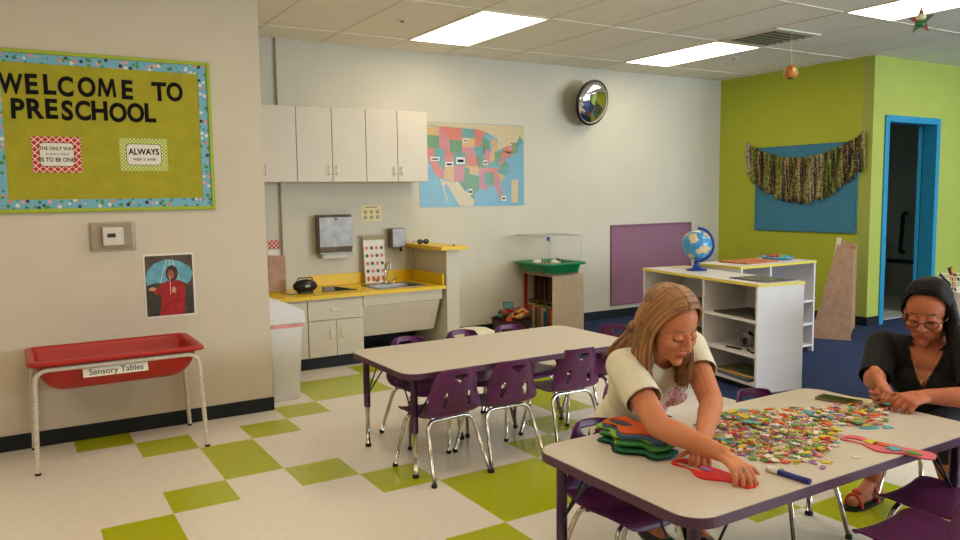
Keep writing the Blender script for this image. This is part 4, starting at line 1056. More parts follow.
for k, (c_, nm) in enumerate(mk):
    p = MW_ @ Vector((-.12+.026*k, (-.05, .0, .05)[k % 3], .0085)); 
    lean = (-.75 if k in (0, 3) else rnd.uniform(-.25, .25))
    e2 = empty('marker', '%s marker standing in the white wire basket' % nm, 'marker', tuple(p), radians(-32))
    e2.rotation_euler = (rnd.uniform(-.15, .15), lean, radians(-32))
    m = mat('mk_'+nm, c_, .4)
    MB().tube([(0, 0, 0), (0, 0, .105)], .0075, m, 10).obj('barrel', e2)
    MB().tube([(0, 0, .105), (0, 0, .145)], .0085, M_black if k % 2 else m, 10).obj('cap', e2)

# ------------------------------------------------------------ craft things on the near table
TZ = TH+.0006
def frame_outline(L=.44, W=.085, n=40):
    """wavy long cut-out frame, local x along length"""
    up, dn = [], []
    for k in range(n+1):
        t = k/n; x = L*(t-.5)
        e_ = sqrt(max(0, 1-(2*t-1)**6)); wv = W*.5*(1+.22*cos(t*2*pi*2))*e_
        up.append((x, wv+.012*sin(t*2*pi*1.5))); dn.append((x, -wv+.012*sin(t*2*pi*1.5)))
    return dn[:-1]+up[::-1][:-1]
def foam_frame(label, loc, rz, m, L=.40, W=.10, tilt=(0, 0), h=.005, hole=(-.28, .055, .018)):
    e = empty('foam_cutout', label, 'foam frame', loc, rz)
    e.rotation_euler = (tilt[0], tilt[1], rz)
    ol = frame_outline(L, W)
    MB().prism(ol, 0, h, m, holes=[ell(L*hole[0], .0-.004, hole[1], hole[2]*W/.085, 20)]).obj('foam_sheet', e)
    return e
fcol = [((24, 52, 66), 'dark navy'), ((40, 96, 110), 'teal'), ((20, 96, 56), 'dark green'), ((30, 130, 60), 'green'), ((214, 190, 40), 'yellow'), ((60, 130, 60), 'leaf green'), ((110, 140, 170), 'grey blue'), ((130, 180, 50), 'lime'), ((60, 90, 120), 'slate blue'), ((222, 92, 32), 'orange')]
pos_ = ['lowest', 'second from the bottom', 'third from the bottom', 'fourth from the bottom', 'in the middle', 'sixth from the bottom', 'fourth from the top', 'third from the top', 'second from the top', 'topmost']
for k, (c_, nm) in enumerate(fcol):
    foam_frame('%s wavy foam frame, %s of the stack' % (nm, pos_[k]), (.920+.014*sin(k*2.3)+.005*k, -2.035+.018*cos(k*1.9)+.006*k, TZ+.0056*k), radians(-86+4*sin(k*3.1)), mat('foam_'+nm.replace(' ', '_'), c_, .7, var=.05), L=.285, W=.12)
foam_frame('red wavy foam frame under the hand of the brown-haired girl', (.955, -2.345, TZ), radians(-84), mat('foam_redf', (214, 40, 38), .7, var=.05), L=.30, W=.085)
foam_frame('pink wavy foam frame overhanging the near table edge', (1.635, -2.50, TZ), radians(-82), mat('foam_pinkf', (214, 96, 110), .7, var=.05), L=.31, W=.085)
foamc = [((204, 44, 40), 'red'), ((226, 214, 196), 'white'), ((214, 190, 50), 'yellow'), ((220, 96, 40), 'orange'), ((96, 150, 60), 'green'), ((90, 160, 170), 'teal'), ((220, 140, 140), 'pink'), ((160, 110, 170), 'purple'), ((228, 200, 170), 'cream'), ((150, 180, 60), 'lime')]
FM = [mat('foam_'+n_+'_s', c_, .75, var=.05) for c_, n_ in foamc]
def shape_mesh(kind, m, s=1.0):
    g = MB(); h = .003
    if kind == 'star': g.prism([(.014*s*(1 if k % 2 == 0 else .45)*sin(k*pi/5), .014*s*(1 if k % 2 == 0 else .45)*cos(k*pi/5)) for k in range(10)], 0, h, m)
    elif kind == 'heart': g.prism([(.013*s*(16*sin(t)**3)/16, .013*s*(13*cos(t)-5*cos(2*t)-2*cos(3*t)-cos(4*t))/16) for t in [2*pi*k/22 for k in range(22)]], 0, h, m)
    elif kind == 'disc': g.prism(ell(0, 0, .012*s, .012*s, 18), 0, h, m)
    elif kind == 'ring': g.prism(ell(0, 0, .014*s, .011*s, 18), 0, h, m, holes=[ell(0, 0, .007*s, .005*s, 12)])
    elif kind == 'leaf': g.prism([(.02*s*cos(t), .009*s*sin(t)*abs(sin(t))**.3) for t in [2*pi*k/20 for k in range(20)]], 0, h, m)
    elif kind == 'flower': g.prism([(.013*s*(1+.3*cos(5*t))*cos(t), .013*s*(1+.3*cos(5*t))*sin(t)) for t in [2*pi*k/30 for k in range(30)]], 0, h, m)
    else: g.text(kind, .034*s, m, Matrix.Translation((0, -.012*s, 0)), bold=.0008, ext=.0015)
    return g.mesh('foam_shape')
kinds = ['star', 'heart', 'disc', 'ring', 'leaf', 'flower', 'A', 'E', 'K', 'S', 'R', 'T', 'H', 'M', 'B', 'N', 'L', 'X']
lib = []
for q in range(60):
    kd = kinds[q % len(kinds)]; cI = (q*7+q//18) % len(FM); cI = (0, 1, 2, 3, 4, 1, 6, 8, 8, 9, 3, 7, 2, 5, 1)[(q*4+q//18) % 15]
    lib.append((shape_mesh(kd, FM[cI], .74+.17*(q % 3)), foamc[cI][1]))
big = [shape_mesh('leaf', FM[5], 2.0), shape_mesh('leaf', FM[2], 1.7), shape_mesh('heart', FM[5], 1.6), shape_mesh('flower', FM[4], 1.6)]
rnd = random.Random(21)
def inside(x, y, poly):
    c = False; j = len(poly)-1
    for i in range(len(poly)):
        if (poly[i][1] > y) != (poly[j][1] > y) and x < (poly[j][0]-poly[i][0])*(y-poly[i][1])/(poly[j][1]-poly[i][1])+poly[i][0]: c = not c
        j = i
    return c
P1 = [(1.22, -2.10), (1.14, -2.27), (1.19, -2.39), (1.28, -2.45), (1.42, -2.42), (1.55, -2.38), (1.68, -2.30), (1.80, -2.14), (1.84, -2.02), (1.72, -1.96), (1.45, -1.90), (1.28, -1.96)]
P2 = [(1.72, -2.24), (1.80, -2.34), (1.92, -2.33), (2.08, -2.24), (2.09, -2.17), (1.96, -2.13), (1.86, -2.06), (1.76, -2.10)]
def rndpos():
    P = P1 if rnd.random() < .80 else P2
    while True:
        x = rnd.uniform(1.08, 2.1); y = rnd.uniform(-2.46, -1.9)
        if inside(x, y, P): break
    cx_, cy2 = (1.42, -2.18) if P is P1 else (1.90, -2.17)
    d = sqrt((x-cx_)**2+(y-cy2)**2)/(.32 if P is P1 else .2)
    return x, y, max(0, 1-d)
stuff = MB()
for k in range(700):
    x, y, d = rndpos(); me = rnd.choice(lib)[0]
    T_ = Matrix.Translation((x, y, TZ+rnd.random()*.016*d+.001)) @ Matrix.Rotation(rnd.random()*6.28, 4, 'Z') @ Matrix.Rotation(rnd.uniform(-.16, .16)*min(1, d*3), 4, 'X')
    t = bmesh.new(); t.from_mesh(me); i = stuff.mi(me.materials[0])
    bmesh.ops.transform(t, matrix=T_, verts=t.verts); vm = {v: stuff.bm.verts.new(v.co) for v in t.verts}
    for f_ in t.faces:
        nf = stuff.bm.faces.new([vm[v] for v in f_.verts]); nf.material_index = i
    t.free()
o = tag(stuff.obj('foam_shapes'), 'lower layers of the mixed foam letter and shape heap', 'foam shapes'); o['kind'] = 'stuff'
for k in range(295):
    x, y, d = rndpos(); me, nm = rnd.choice(lib)
    if k % 22 == 5: me = rnd.choice(big)
    o = bpy.data.objects.new('foam_shape', me); C.objects.link(o)
    o.location = (x, y, TZ+.004+.018*d+rnd.random()*.007*min(1, d*4)); o.rotation_euler = (rnd.uniform(-.25, .25)*min(1, d*3), rnd.uniform(-.25, .25)*min(1, d*3), rnd.random()*6.28)
    if d < .02: o.location.z = TZ
    tag(o, 'small coloured foam shape or letter, loose in the table heap', 'foam shape', 'foam shapes heaped on the near table')
def single(me, x, y, z, rz, lb):
    o = bpy.data.objects.new('foam_shape', me); C.objects.link(o); o.location = (x, y, z); o.rotation_euler = (0, 0, rz); tag(o, lb, 'foam shape')
single(big[0], 1.80, -2.335, TZ, -.5, 'large teal foam leaf at the front of the right heap')
single(big[2], 1.86, -2.37, TZ, .4, 'large teal foam heart beside the big leaf')
single(shape_mesh('star', FM[2], 1.6), 1.34, -2.475, TZ, .3, 'yellow foam star lying apart in front of the heap')
single(shape_mesh('leaf', FM[7], 1.0), 1.30, -2.455, TZ, 1.2, 'purple foam sliver left of the lone yellow star')
single(shape_mesh('leaf', FM[7], 1.0), 1.285, -2.50, TZ, .5, 'purple foam sliver nearest the blue marker')
single(shape_mesh('disc', FM[1], 1.0), 1.46, -2.50, TZ, 0, 'lone white foam dot between star and pink frame')
single(shape_mesh('leaf', FM[4], 1.0), 1.15, -2.44, TZ, -.2, 'green foam sliver nearest the hand of the girl')
for k, (dx, dy, m, kd, lb) in enumerate(((0, .035, FM[2], 'flower', 'yellow foam flower stuck on the pink frame'), (.004, -.0, FM[3], 'leaf', 'orange foam leaf stuck on the pink frame'), (-.004, -.05, FM[5], 'flower', 'teal foam flower stuck on the pink frame'), (.006, -.11, FM[4], 'leaf', 'green foam leaf stuck on the end of the pink frame'))):
    single(shape_mesh(kd, m, 1.7 if kd == 'flower' else 1.4), 1.635+dx, -2.48+dy, TZ+.0055, -1.5, lb)
single(shape_mesh('leaf', FM[7], 1.2), .957, -2.315, TZ+.0055, 1.4, 'lavender foam piece on the red foam frame')
# marker on table
e = empty('marker', 'blue marker with white cap lying on the near table', 'marker', (1.119, -2.462, TZ+.009), 0)
g = MB().tube([(0, 0, 0), (.008, -.105, 0)], .009, mat('marker_blue', (28, 44, 130), .3), 14).obj('barrel', e)
MB().tube([(-.003, .04, 0), (0, 0, 0)], .0093, M_paper, 14).obj('cap', e)
# phone
e = empty('phone', 'dark phone lying on the far corner of near table', 'phone', (2.05, -2.045, TZ), radians(12))
MB().prism(rrect(-.042, .042, -.085, .085, .01), 0, .009, mat('phone_gold', (110, 96, 70), .35)).obj('body', e)
MB().prism(rrect(-.038, .038, -.075, .075, .006), .009, .0098, mat('phone_glass', (26, 26, 24), .08)).obj('screen', e)
tag(MB().prism(rrect(-.04, .04, -.06, .06, .02), 0, .004, mat('foam_cream', (226, 214, 160), .7)).obj('foam_sheet', None, (2.115, -2.085, TZ), (0, 0, .35)), 'cream foam sheet between the phone and the hand of the woman in black', 'foam sheet')
# ------------------------------------------------------------ people
def capsule(bm, p0, p1, r0, r1, n=14):
    p0, p1 = Vector(p0), Vector(p1); d = p1-p0
    if d.length < 1e-6: d = Vector((0, 0, .0001))
    q = d.to_track_quat('Z', 'Y').to_matrix().to_4x4(); L = d.length; rings = []
    st = [(-r0*sin(a), r0*cos(a)) for a in (radians(88), radians(60), radians(30), 0)]+[(L+r1*sin(a), r1*cos(a)) for a in (0, radians(30), radians(60), radians(88))]
    for z, r in st:
        rings.append([bm.verts.new(Matrix.Translation(p0) @ q @ Vector((r*cos(2*pi*k/n), r*sin(2*pi*k/n), z))) for k in range(n)])
    for A, B in zip(rings, rings[1:]):
        for k in range(n): bm.faces.new((A[k], A[(k+1) % n], B[(k+1) % n], B[k]))
    bm.faces.new(rings[0][::-1]); bm.faces.new(rings[-1])
def ellipsoid(bm, c, r, M=ID, sub=3):
    t = bmesh.ops.create_icosphere(bm, subdivisions=sub, radius=1)
    bmesh.ops.transform(bm, matrix=M @ Matrix.Translation(c) @ Matrix.Diagonal((*r, 1)), verts=t['verts'])
def voxel(bm, size, smooth=4, fac=.5):
    me = bpy.data.meshes.new('v'); bmesh.ops.recalc_face_normals(bm, faces=bm.faces[:]); bm.to_mesh(me); bm.free()
    o = bpy.data.objects.new('v', me); C.objects.link(o)
    m = o.modifiers.new('r', 'REMESH'); m.mode = 'VOXEL'; m.voxel_size = size; m.adaptivity = 0
    m = o.modifiers.new('s', 'SMOOTH'); m.factor = fac; m.iterations = smooth
    dg = bpy.context.evaluated_depsgraph_get(); dg.update()
    out = bpy.data.meshes.new_from_object(o.evaluated_get(dg))
    bpy.data.objects.remove(o); bpy.data.meshes.remove(me)
    for p in out.polygons: p.use_smooth = True
    return out
def frame(o, fwd, upish=(0, 0, 1)):
    f = Vector(fwd).normalized(); r = f.cross(Vector(upish)).normalized(); u = r.cross(f)
    return Matrix(((r.x, f.x, u.x, o[0]), (r.y, f.y, u.y, o[1]), (r.z, f.z, u.z, o[2]), (0, 0, 0, 1)))
def head(bm, H, s=1.0):
    """H maps head-local (x right, y forward, z up; origin mid head) to world"""
    S = H @ Matrix.Scale(s, 4)
    def E_(c, r): ellipsoid(bm, c, r, S, 3)
    def K(a, b, r0, r1): capsule(bm, S @ Vector(a), S @ Vector(b), r0*s, r1*s, 12)
    E_((0, -.012, .030), (.074, .092, .082)); E_((0, .022, -.028), (.060, .068, .078)); E_((0, .040, -.062), (.045, .050, .044))
    E_((0, .074, -.092), (.020, .018, .017)); E_((0, .03, -.075), (.05, .045, .03))
    for x in (-1, 1):
        E_((x*.036, .058, -.026), (.026, .026, .026)); E_((x*.031, .073, .004), (.0145, .0145, .0125))
        K((x*.016, .079, .020), (x*.042, .068, .022), .0055, .0045)
        E_((x*.075, -.006, -.010), (.008, .018, .030)); E_((x*.0105, .094, -.031), (.0075, .009, .007))
    K((0, .085, .012), (0, .105, -.026), .0075, .0105)
    K((-.018, .083, -.0555), (.018, .083, -.0555), .0045, .0045); K((-.008, .089, -.0545), (.008, .089, -.0545), .0055, .0055); K((-.014, .085, -.064), (.014, .085, -.064), .0065, .0065)
def paint_face(me, H, mats, s=1.0, lids=True):
    for m in mats: me.materials.append(m)   # 0 skin 1 lip 2 lash 3 brow
    Hi = (H @ Matrix.Scale(s, 4)).inverted()
    for p in me.polygons:
        v = Hi @ p.center; x, y, z = abs(v.x), v.y, v.z
        if y < .05 or x > .06 or z < -.08 or z > .05: continue
        if -.0705 < z < -.0515 and x < .0245 and y > .070 and abs(z+.0605) < .0095*sqrt(max(0, 1-(x/.025)**2)): p.material_index = 1
        elif abs(z-(-.0045-.10*(x-.031)**2*30)) < .0030 and .016 < x < .047: p.material_index = 2
        elif abs(z-(.0265-4*(x-.026)**2)) < .0024 and .013 < x < .046: p.material_index = 3
def hand(bm, W, dirv, palmn, side, curls, spread=.018, s=1.0, thumb=None):
    """W wrist, dirv towards fingers, palmn palm normal, side=+1 thumb on the dirv x palmn side"""
    d = Vector(dirv).normalized(); n = Vector(palmn); n = (n-d*n.dot(d)).normalized(); t = d.cross(n)*side
    W = Vector(W)
    ctr = W+d*.045*s
    for k in (-1.2, -.4, .4, 1.2): capsule(bm, W+t*k*.012*s+d*.005, W+d*.082*s+t*k*.0185*s, .0135*s, .0112*s, 10)
    capsule(bm, W-d*.02, W+d*.03*s, .022*s, .018*s, 12)
    lens = [.070, .080, .074, .058]
    for k, L in enumerate(lens):
        off = (1.5-k)*.0185*s; base = W+d*(.082-.004*abs(k-1))*s+t*off
        c = curls[k]; a = 0; p = base; segs = (.45, .32, .23)
        fd = (d+t*((1.5-k)*.05)).normalized()
        rr = (.0092, .0085, .0078, .0065)
        for q, f_ in enumerate(segs):
            a += c[q]; v = fd*cos(a)+n*sin(a); p2 = p+v*L*f_*s
            capsule(bm, p, p2, rr[q]*s, rr[q+1]*s, 10); p = p2
    tp = W+d*.022*s+t*.020*s
    th = thumb or ((.55, .75, .35), (.85, .35, .35))
    for q, (v, L) in enumerate(zip(th, (.042, .034))):
        vv = (t*v[0]+d*v[1]+n*v[2]).normalized(); p2 = tp+vv*L*s
        capsule(bm, tp, p2, (.0125, .0100)[q]*s, (.0100, .0082)[q]*s, 10); tp = p2
    if not thumb:
        capsule(bm, tp, tp+(t*.3+d*.85+n*.4).normalized()*.022*s, .0085*s, .007*s, 10)
def arm(bm, S, E, W, r=(.047, .038, .036, .024)):
    capsule(bm, S, E, r[0], r[1]); E_, W_ = Vector(E), Vector(W)
    m = E_.lerp(W_, .3); capsule(bm, E_, m, r[1]*.98, r[2]*1.03); capsule(bm, m, W_, r[2], r[3])
def del_faces(me, fn):
    t = bmesh.new(); t.from_mesh(me); bmesh.ops.delete(t, geom=[f for f in t.faces if fn(f.calc_center_median())], context='FACES'); t.to_mesh(me); t.free()
def finish(me, name, parent, m, solid=0, org=Vector((0, 0, 0))):
    if m: me.materials.append(m)
    me.transform(Matrix.Translation(-org))
    o = bpy.data.objects.new(name, me); C.objects.link(o); o.parent = parent
    if solid: md = o.modifiers.new('s', 'SOLIDIFY'); md.thickness = solid; md.offset = 1
    return o
def torso(bm, P, g, sh=1.0):
    """P: dict of joints; g = inflation"""
    hip, chest, neck = Vector(P['hip']), Vector(P['chest']), Vector(P['neck']); RS, LS = Vector(P['rs']), Vector(P['ls'])
    side = (LS-RS).normalized(); up = (chest-hip).normalized(); fr_ = up.cross(side).normalized()*P.get('fs', 1)
    for k, (t, hw, dp) in enumerate(((0, .165, .115), (.2, .158, .115), (.42, .138, .10), (.65, .135, .10), (.85, .150, .108), (1.0, .152, .108), (1.2, .13, .085))):
        c = hip.lerp(chest, t) if t <= 1 else chest+(neck-chest)*(t-1)*2.2
        M = Matrix((( side.x, fr_.x, up.x, c.x), (side.y, fr_.y, up.y, c.y), (side.z, fr_.z, up.z, c.z), (0, 0, 0, 1)))
        ellipsoid(bm, (0, 0, 0), ((hw*sh)+g, dp*sh+g, .085+g), M, 3)
    for s in (-1, 1):
        c = chest+side*s*.068+fr_*.070*sh+up*-.005
        ellipsoid(bm, c, (.062+g, .062+g, .060+g), ID, 3)
    for a in (RS, LS):
        capsule(bm, chest.lerp(neck, .55), a, .052+g, .048+g); capsule(bm, chest.lerp(a, .35), a, .075+g, .050+g)
    return side, up, fr_
def strands(H, s, spec, n, rr, m, seed, name, parent, org, base_bm=None):
    """spec(u) -> (scalp start, list of world points)"""
    rnd = random.Random(seed); g = MB()
    for k in range(n):
        pts = spec(rnd, k/n)
        # catmull sample
        out = []
        for i in range(len(pts)-1):
            p0, p1, p2, p3 = pts[max(i-1, 0)], pts[i], pts[i+1], pts[min(i+2, len(pts)-1)]
            for q in range(4):
                t = q/4; out.append(.5*((2*p1)+(p2-p0)*t+(2*p0-5*p1+4*p2-p3)*t*t+(3*p1-p0-3*p2+p3)*t**3))
        out.append(pts[-1]); N = len(out)
        rad = [rr*(.55+.6*sin(pi*min(1, .15+.75*i/N)))*(1 if i < N-2 else .4) for i in range(N)]
        g.tube([p-org for p in out], rad, rnd.choice(m), 5, flat=.6)
    return g.obj(name, parent)

M_hd = mat('hair_under', (142, 98, 58), .5, var=.2, scale=60)
HM = (mat('hair_a', (160, 112, 70), .4), mat('hair_b', (136, 90, 52), .4), mat('hair_c', (182, 134, 88), .4), mat('hair_d', (120, 78, 44), .42), mat('hair_a', (0, 0, 0)))
M_hairb2 = mat('hair_black2', (18, 11, 11), .55, spec=.25)
# ---------------- the brown-haired girl
GO = Vector((1.32, -1.52, 0))
girl = empty('person', 'person with long brown hair in a white T-shirt leaning over the near table', 'person', tuple(GO))
HG = frame((1.100, -2.02, .970), (-.06, -.88, -.44))
SG = 1.07
JP = dict(hip=(1.33, -1.53, .425), chest=(1.19, -1.81, .735), neck=(1.135, -1.925, .865), rs=(.985, -1.90, .815), ls=(1.335, -1.885, .845), fs=-1)
rE, rW = (.915, -2.150, .668), (.965, -2.372, .628)
lE, lW = (1.215, -2.105, .690), (1.052, -2.215, .615)
def girl_limbs(bm, g=0):
    pass
bm = bmesh.new()
sd, up_, fr_ = torso(bm, JP, 0)
head(bm, HG, SG)
capsule(bm, (1.14, -1.90, .84), HG @ Vector((0, -.02, -.05)), .052, .047)
arm(bm, JP['rs'], rE, rW, (.052, .042, .040, .027)); arm(bm, JP['ls'], lE, lW, (.052, .042, .040, .027))
hand(bm, rW, (-.10, -.80, -.22), (0, -.25, -1), 1, [(.35, .55, .45), (.45, .55, .45), (.5, .6, .5), (.5, .65, .5)], s=.98)
hand(bm, lW, (-.72, -.55, -.30), (-.2, -.2, -1), -1, [(.3, .6, .5), (.4, .6, .5), (.5, .7, .5), (.5, .7, .5)], s=.95)
# legs: thighs under the table, shins down, feet
for s, kx, fx in ((-1, 1.17, 1.30), (1, 1.40, 1.44)):
    hp = (1.33+.09*s, -1.55, .42); kn = (kx+.03, -1.90, .43); an = (fx, -1.70 if s < 0 else -1.78, .09)
    capsule(bm, hp, kn, .085, .056); capsule(bm, kn, an, .052, .034); capsule(bm, an, (fx, an[1]-.10, .045), .034, .028)
me = voxel(bm, .0031, 5)
me.materials.append(M_skin); paint_face(me, HG, [M_lip, M_lash, mat('brow_soft', (142, 90, 58), .7, var=.1)], SG)
finish(me, 'body', girl, None, org=GO)
# shirt
bm = bmesh.new(); torso(bm, JP, .012)
RSv, LSv, rEv, lEv = Vector(JP['rs']), Vector(JP['ls']), Vector(rE), Vector(lE)
capsule(bm, JP['rs'], RSv.lerp(rEv, .62), .062, .064); capsule(bm, JP['ls'], LSv.lerp(lEv, .50), .062, .062)
me = voxel(bm, .0042, 12)
hipv, chv, nkv = Vector(JP['hip']), Vector(JP['chest']), Vector(JP['neck'])
cR = RSv.lerp(rEv, .60); dR = (rEv-RSv).normalized(); cL = LSv.lerp(lEv, .48); dL = (lEv-LSv).normalized()
nk_c = Vector((1.145, -1.94, .865))
def cutg(p):
    if (p-cR).dot(dR) > .0 and (p-cR).length < .09: return True
    if (p-cL).dot(dL) > .0 and (p-cL).length < .09: return True
    if (p-nk_c).length < .072: return True
    return (p-hipv).dot(up_) < -.035
del_faces(me, cutg)
sh = finish(me, 't_shirt', girl, M_shirt, .004, GO)
me = sh.data; me.materials.append(M_print)
pc = chv+fr_*.115*1-up_*.035-sd*.01
for p in me.polygons:
    c = Vector(p.center)+GO-pc
    if p.normal.dot(fr_) > .2 and (c.dot(sd)/.085)**2+(c.dot(up_)/.075)**2 < 1: p.material_index = 1
# jeans and shoes
bm = bmesh.new(); ellipsoid(bm, (1.33, -1.53, .41), (.175, .135, .10))
for s, kx, fx in ((-1, 1.17, 1.30), (1, 1.40, 1.44)):
    hp = (1.33+.09*s, -1.55, .42); kn = (kx+.03, -1.90, .43); an = (fx, -1.70 if s < 0 else -1.78, .085)
    capsule(bm, hp, kn, .095, .066); capsule(bm, kn, an, .063, .050)
me = voxel(bm, .007, 6); finish(me, 'jeans', girl, M_jean, 0, GO)
for fx, fy in ((1.30, -1.70), (1.44, -1.78)):
    bm = bmesh.new(); ellipsoid(bm, (fx, fy-.055, .035), (.042, .115, .034)); ellipsoid(bm, (fx, fy, .06), (.038, .045, .055))
    me = voxel(bm, .006, 4)
    for v in me.vertices: v.co.z = max(v.co.z, .002)
    finish(me, 'shoe', girl, M_black, 0, GO)
# hair : under-volume
bm = bmesh.new()
ellipsoid(bm, (0, -.044, .044), (.086, .098, .090), HG, 4); ellipsoid(bm, (0, -.062, -.02), (.084, .066, .11), HG, 3)
def HW(x, y, z): return HG @ (Vector((x, y, z))*SG)
def surf(x, y, k=.010):
    q = 1-((y+.016)/.100)**2-(x/.083)**2
    return .036+.084*sqrt(max(.02, q))+k
dn = Vector((0, 0, -1))
curt = {}
for s in (-1, 1):
    a = HW(s*.064, .0, .055); b = HW(s*.080, .0, .0); c = HW(s*.080, .0, -.05)
    e1 = c+dn*.07+Vector((0, .0, 0)); e2 = c+dn*(.175 if s > 0 else .185)+Vector((-.0*s, .02, 0))
    capsule(bm, a, b, .022, .020); capsule(bm, b, c, .020, .022); capsule(bm, c, e1, .022, .026); capsule(bm, e1, e2, .026, .012)
    a2 = HW(s*.072, -.03, .03); b2 = HW(s*.078, -.035, -.04); f2 = b2+dn*.10+Vector((0, .02, 0)); 
    capsule(bm, a2, b2, .024, .030); capsule(bm, b2, f2, .030, .034); capsule(bm, f2, f2+dn*.05+Vector((0, .03, 0)), .034, .02)
bk = HW(0, -.09, -.03); bk2 = Vector((1.10, -1.83, .83))
capsule(bm, bk, bk2, .055, .05)
me = voxel(bm, .005, 6)
hr = finish(me, 'hair', girl, M_hd, 0, GO)
def gs(rnd, u):
    s = -1 if rnd.random() < .56 else 1
    a = rnd.random()**.8    # 0 = front at the temple, 1 = back
    px = .012+rnd.uniform(-.004, .004)
    y0 = .058-.135*a; p0 = HW(px, y0, surf(px, y0)+rnd.uniform(0, .003))
    y1 = .050-.13*a; x1 = s*.046; p1 = HW(x1, y1, surf(x1, y1)+rnd.uniform(0, .004))
    xs = (.084*sqrt(max(.05, 1-((.035-.135*a+.016)/.104)**2))+rnd.uniform(.001, .008))
    p2 = HW(s*xs, .034-.135*a, .034); p3 = HW(s*(xs+.004), .024-.13*a, -.035)
    if a < .55:
        L1 = rnd.uniform(.15, .215); out = 0
        e = p3+dn*L1+Vector((rnd.uniform(-.015, .012), rnd.uniform(-.005, .035), 0))+HG.to_3x3() @ Vector((-s*.012, -.0, 0))
        m_ = p3.lerp(e, .5)+HG.to_3x3() @ Vector((s*.012, 0, 0))
        return [p0, p1, p2, p3, m_, e]
    # back hair lies over the shoulder / back
    sh_ = Vector((1.145, -1.86, .875))+sd*(-s if False else 0)*.0
    tgt = Vector((1.12+(.10*(1 if s > 0 else -1))*rnd.uniform(.2, 1.1), -1.80+rnd.uniform(-.03, .05), .80+rnd.uniform(-.03, .05)))
    m_ = p3.lerp(tgt, .5)+Vector((0, .02, .03))
    return [p0, p1, p2, p3, m_, tgt]
strands(HG, 1, gs, 950, .0040, HM, 4, 'hair_strands', girl, GO)
# ring
rg = Vector(rW)+Vector((-.10, -.80, -.22)).normalized()*.095
MB().tube([Vector(rg-GO)+Vector((.010*cos(t*pi/6)+.006, .0, .010*sin(t*pi/6)-.004)) for t in range(12)], .0018, M_steel, 6, close=True).obj('ring', girl)

# ---------------- the woman in black
WO = Vector((2.66, -2.15, 0))
SW = 1.10
wom = empty('person', 'person with black hair and glasses in a black top crafting at table end', 'person', tuple(WO))
HWm = frame((2.465, -2.170, .905), (-.90, -.30, -.26))
WP = dict(hip=(2.665, -2.155, .42), chest=(2.545, -2.16, .645), neck=(2.515, -2.165, .775), rs=(2.435, -2.00, .742), ls=(2.52, -2.355, .73), fs=-1)
wrE, wrW = (2.27, -2.065, .620), (2.120, -2.165, .682)
wlE, wlW = (2.36, -2.425, .606), (2.205, -2.315, .612)
bm = bmesh.new()
wsd, wup, wfr = torso(bm, WP, 0, 1.16)
head(bm, HWm, SW)
capsule(bm, (2.53, -2.165, .76), HWm @ Vector((0, -.02, -.05)), .058, .054)
arm(bm, WP['rs'], wrE, wrW, (.056, .045, .042, .028)); arm(bm, WP['ls'], wlE, wlW, (.056, .045, .042, .028))
hand(bm, wrW, (-.45, -.72, -.52), (-.5, .2, -1), 1, [(.6, 1.0, .6), (.8, 1.1, .6), (.9, 1.2, .6), (1.0, 1.2, .6)], s=1.10)
hand(bm, wlW, (-.96, .16, -.05), (.1, .35, -1), -1, [(.5, .8, .5), (.7, .9, .6), (.8, 1.0, .6), (.9, 1.0, .6)], s=1.18)
legs_w = ((-1, (2.40, -2.00, .44), (2.475, -1.95, .085), (2.30, -1.965, .035)), (1, (2.42, -2.27, .44), (2.52, -2.30, .085), (2.36, -2.31, .035)))
for s, kn, an, to in legs_w:
    hp = (2.64, -2.06 if s < 0 else -2.25, .42)
    capsule(bm, hp, kn, .09, .062); m_ = Vector(kn).lerp(Vector(an), .35); capsule(bm, kn, m_, .058, .060); capsule(bm, m_, an, .058, .036)
    heel = Vector((an[0]+.035, an[1], .036)); capsule(bm, an, heel, .036, .030); capsule(bm, heel, to, .030, .026); capsule(bm, an, to, .034, .022)
me = voxel(bm, .0031, 5)
me.materials.append(M_skin2); paint_face(me, HWm, [mat('lip_deep', (158, 74, 66), .4), M_lash, M_browd], SW)
finish(me, 'body', wom, None, org=WO)
bm = bmesh.new(); torso(bm, WP, .013, 1.16)
RSv, LSv, rEv, lEv = Vector(WP['rs']), Vector(WP['ls']), Vector(wrE), Vector(wlE)
capsule(bm, WP['rs'], RSv.lerp(rEv, .98), .068, .062); capsule(bm, WP['ls'], LSv.lerp(lEv, .9), .068, .062)
me = voxel(bm, .0042, 12)
whip, wch, wnk = Vector(WP['hip']), Vector(WP['chest']), Vector(WP['neck'])
cR2 = RSv.lerp(rEv, .93); dR2 = (rEv-RSv).normalized(); cL2 = LSv.lerp(lEv, .84); dL2 = (lEv-LSv).normalized()
def cutw(p):
    if (p-cR2).dot(dR2) > 0 and (p-cR2).length < .10: return True
    if (p-cL2).dot(dL2) > 0 and (p-cL2).length < .10: return True
    q = p-wnk
    if q.length < .080: return True
    f_ = (p-wch).dot(wfr); x = abs((p-wch).dot(wsd)); z = (p-wch).dot(wup)
    if f_ > .03 and z > .0 and x < z*.50: return True
    return (p-whip).dot(wup) < -.05
del_faces(me, cutw)
finish(me, 'v_neck_top', wom, M_blackc, .004, WO)
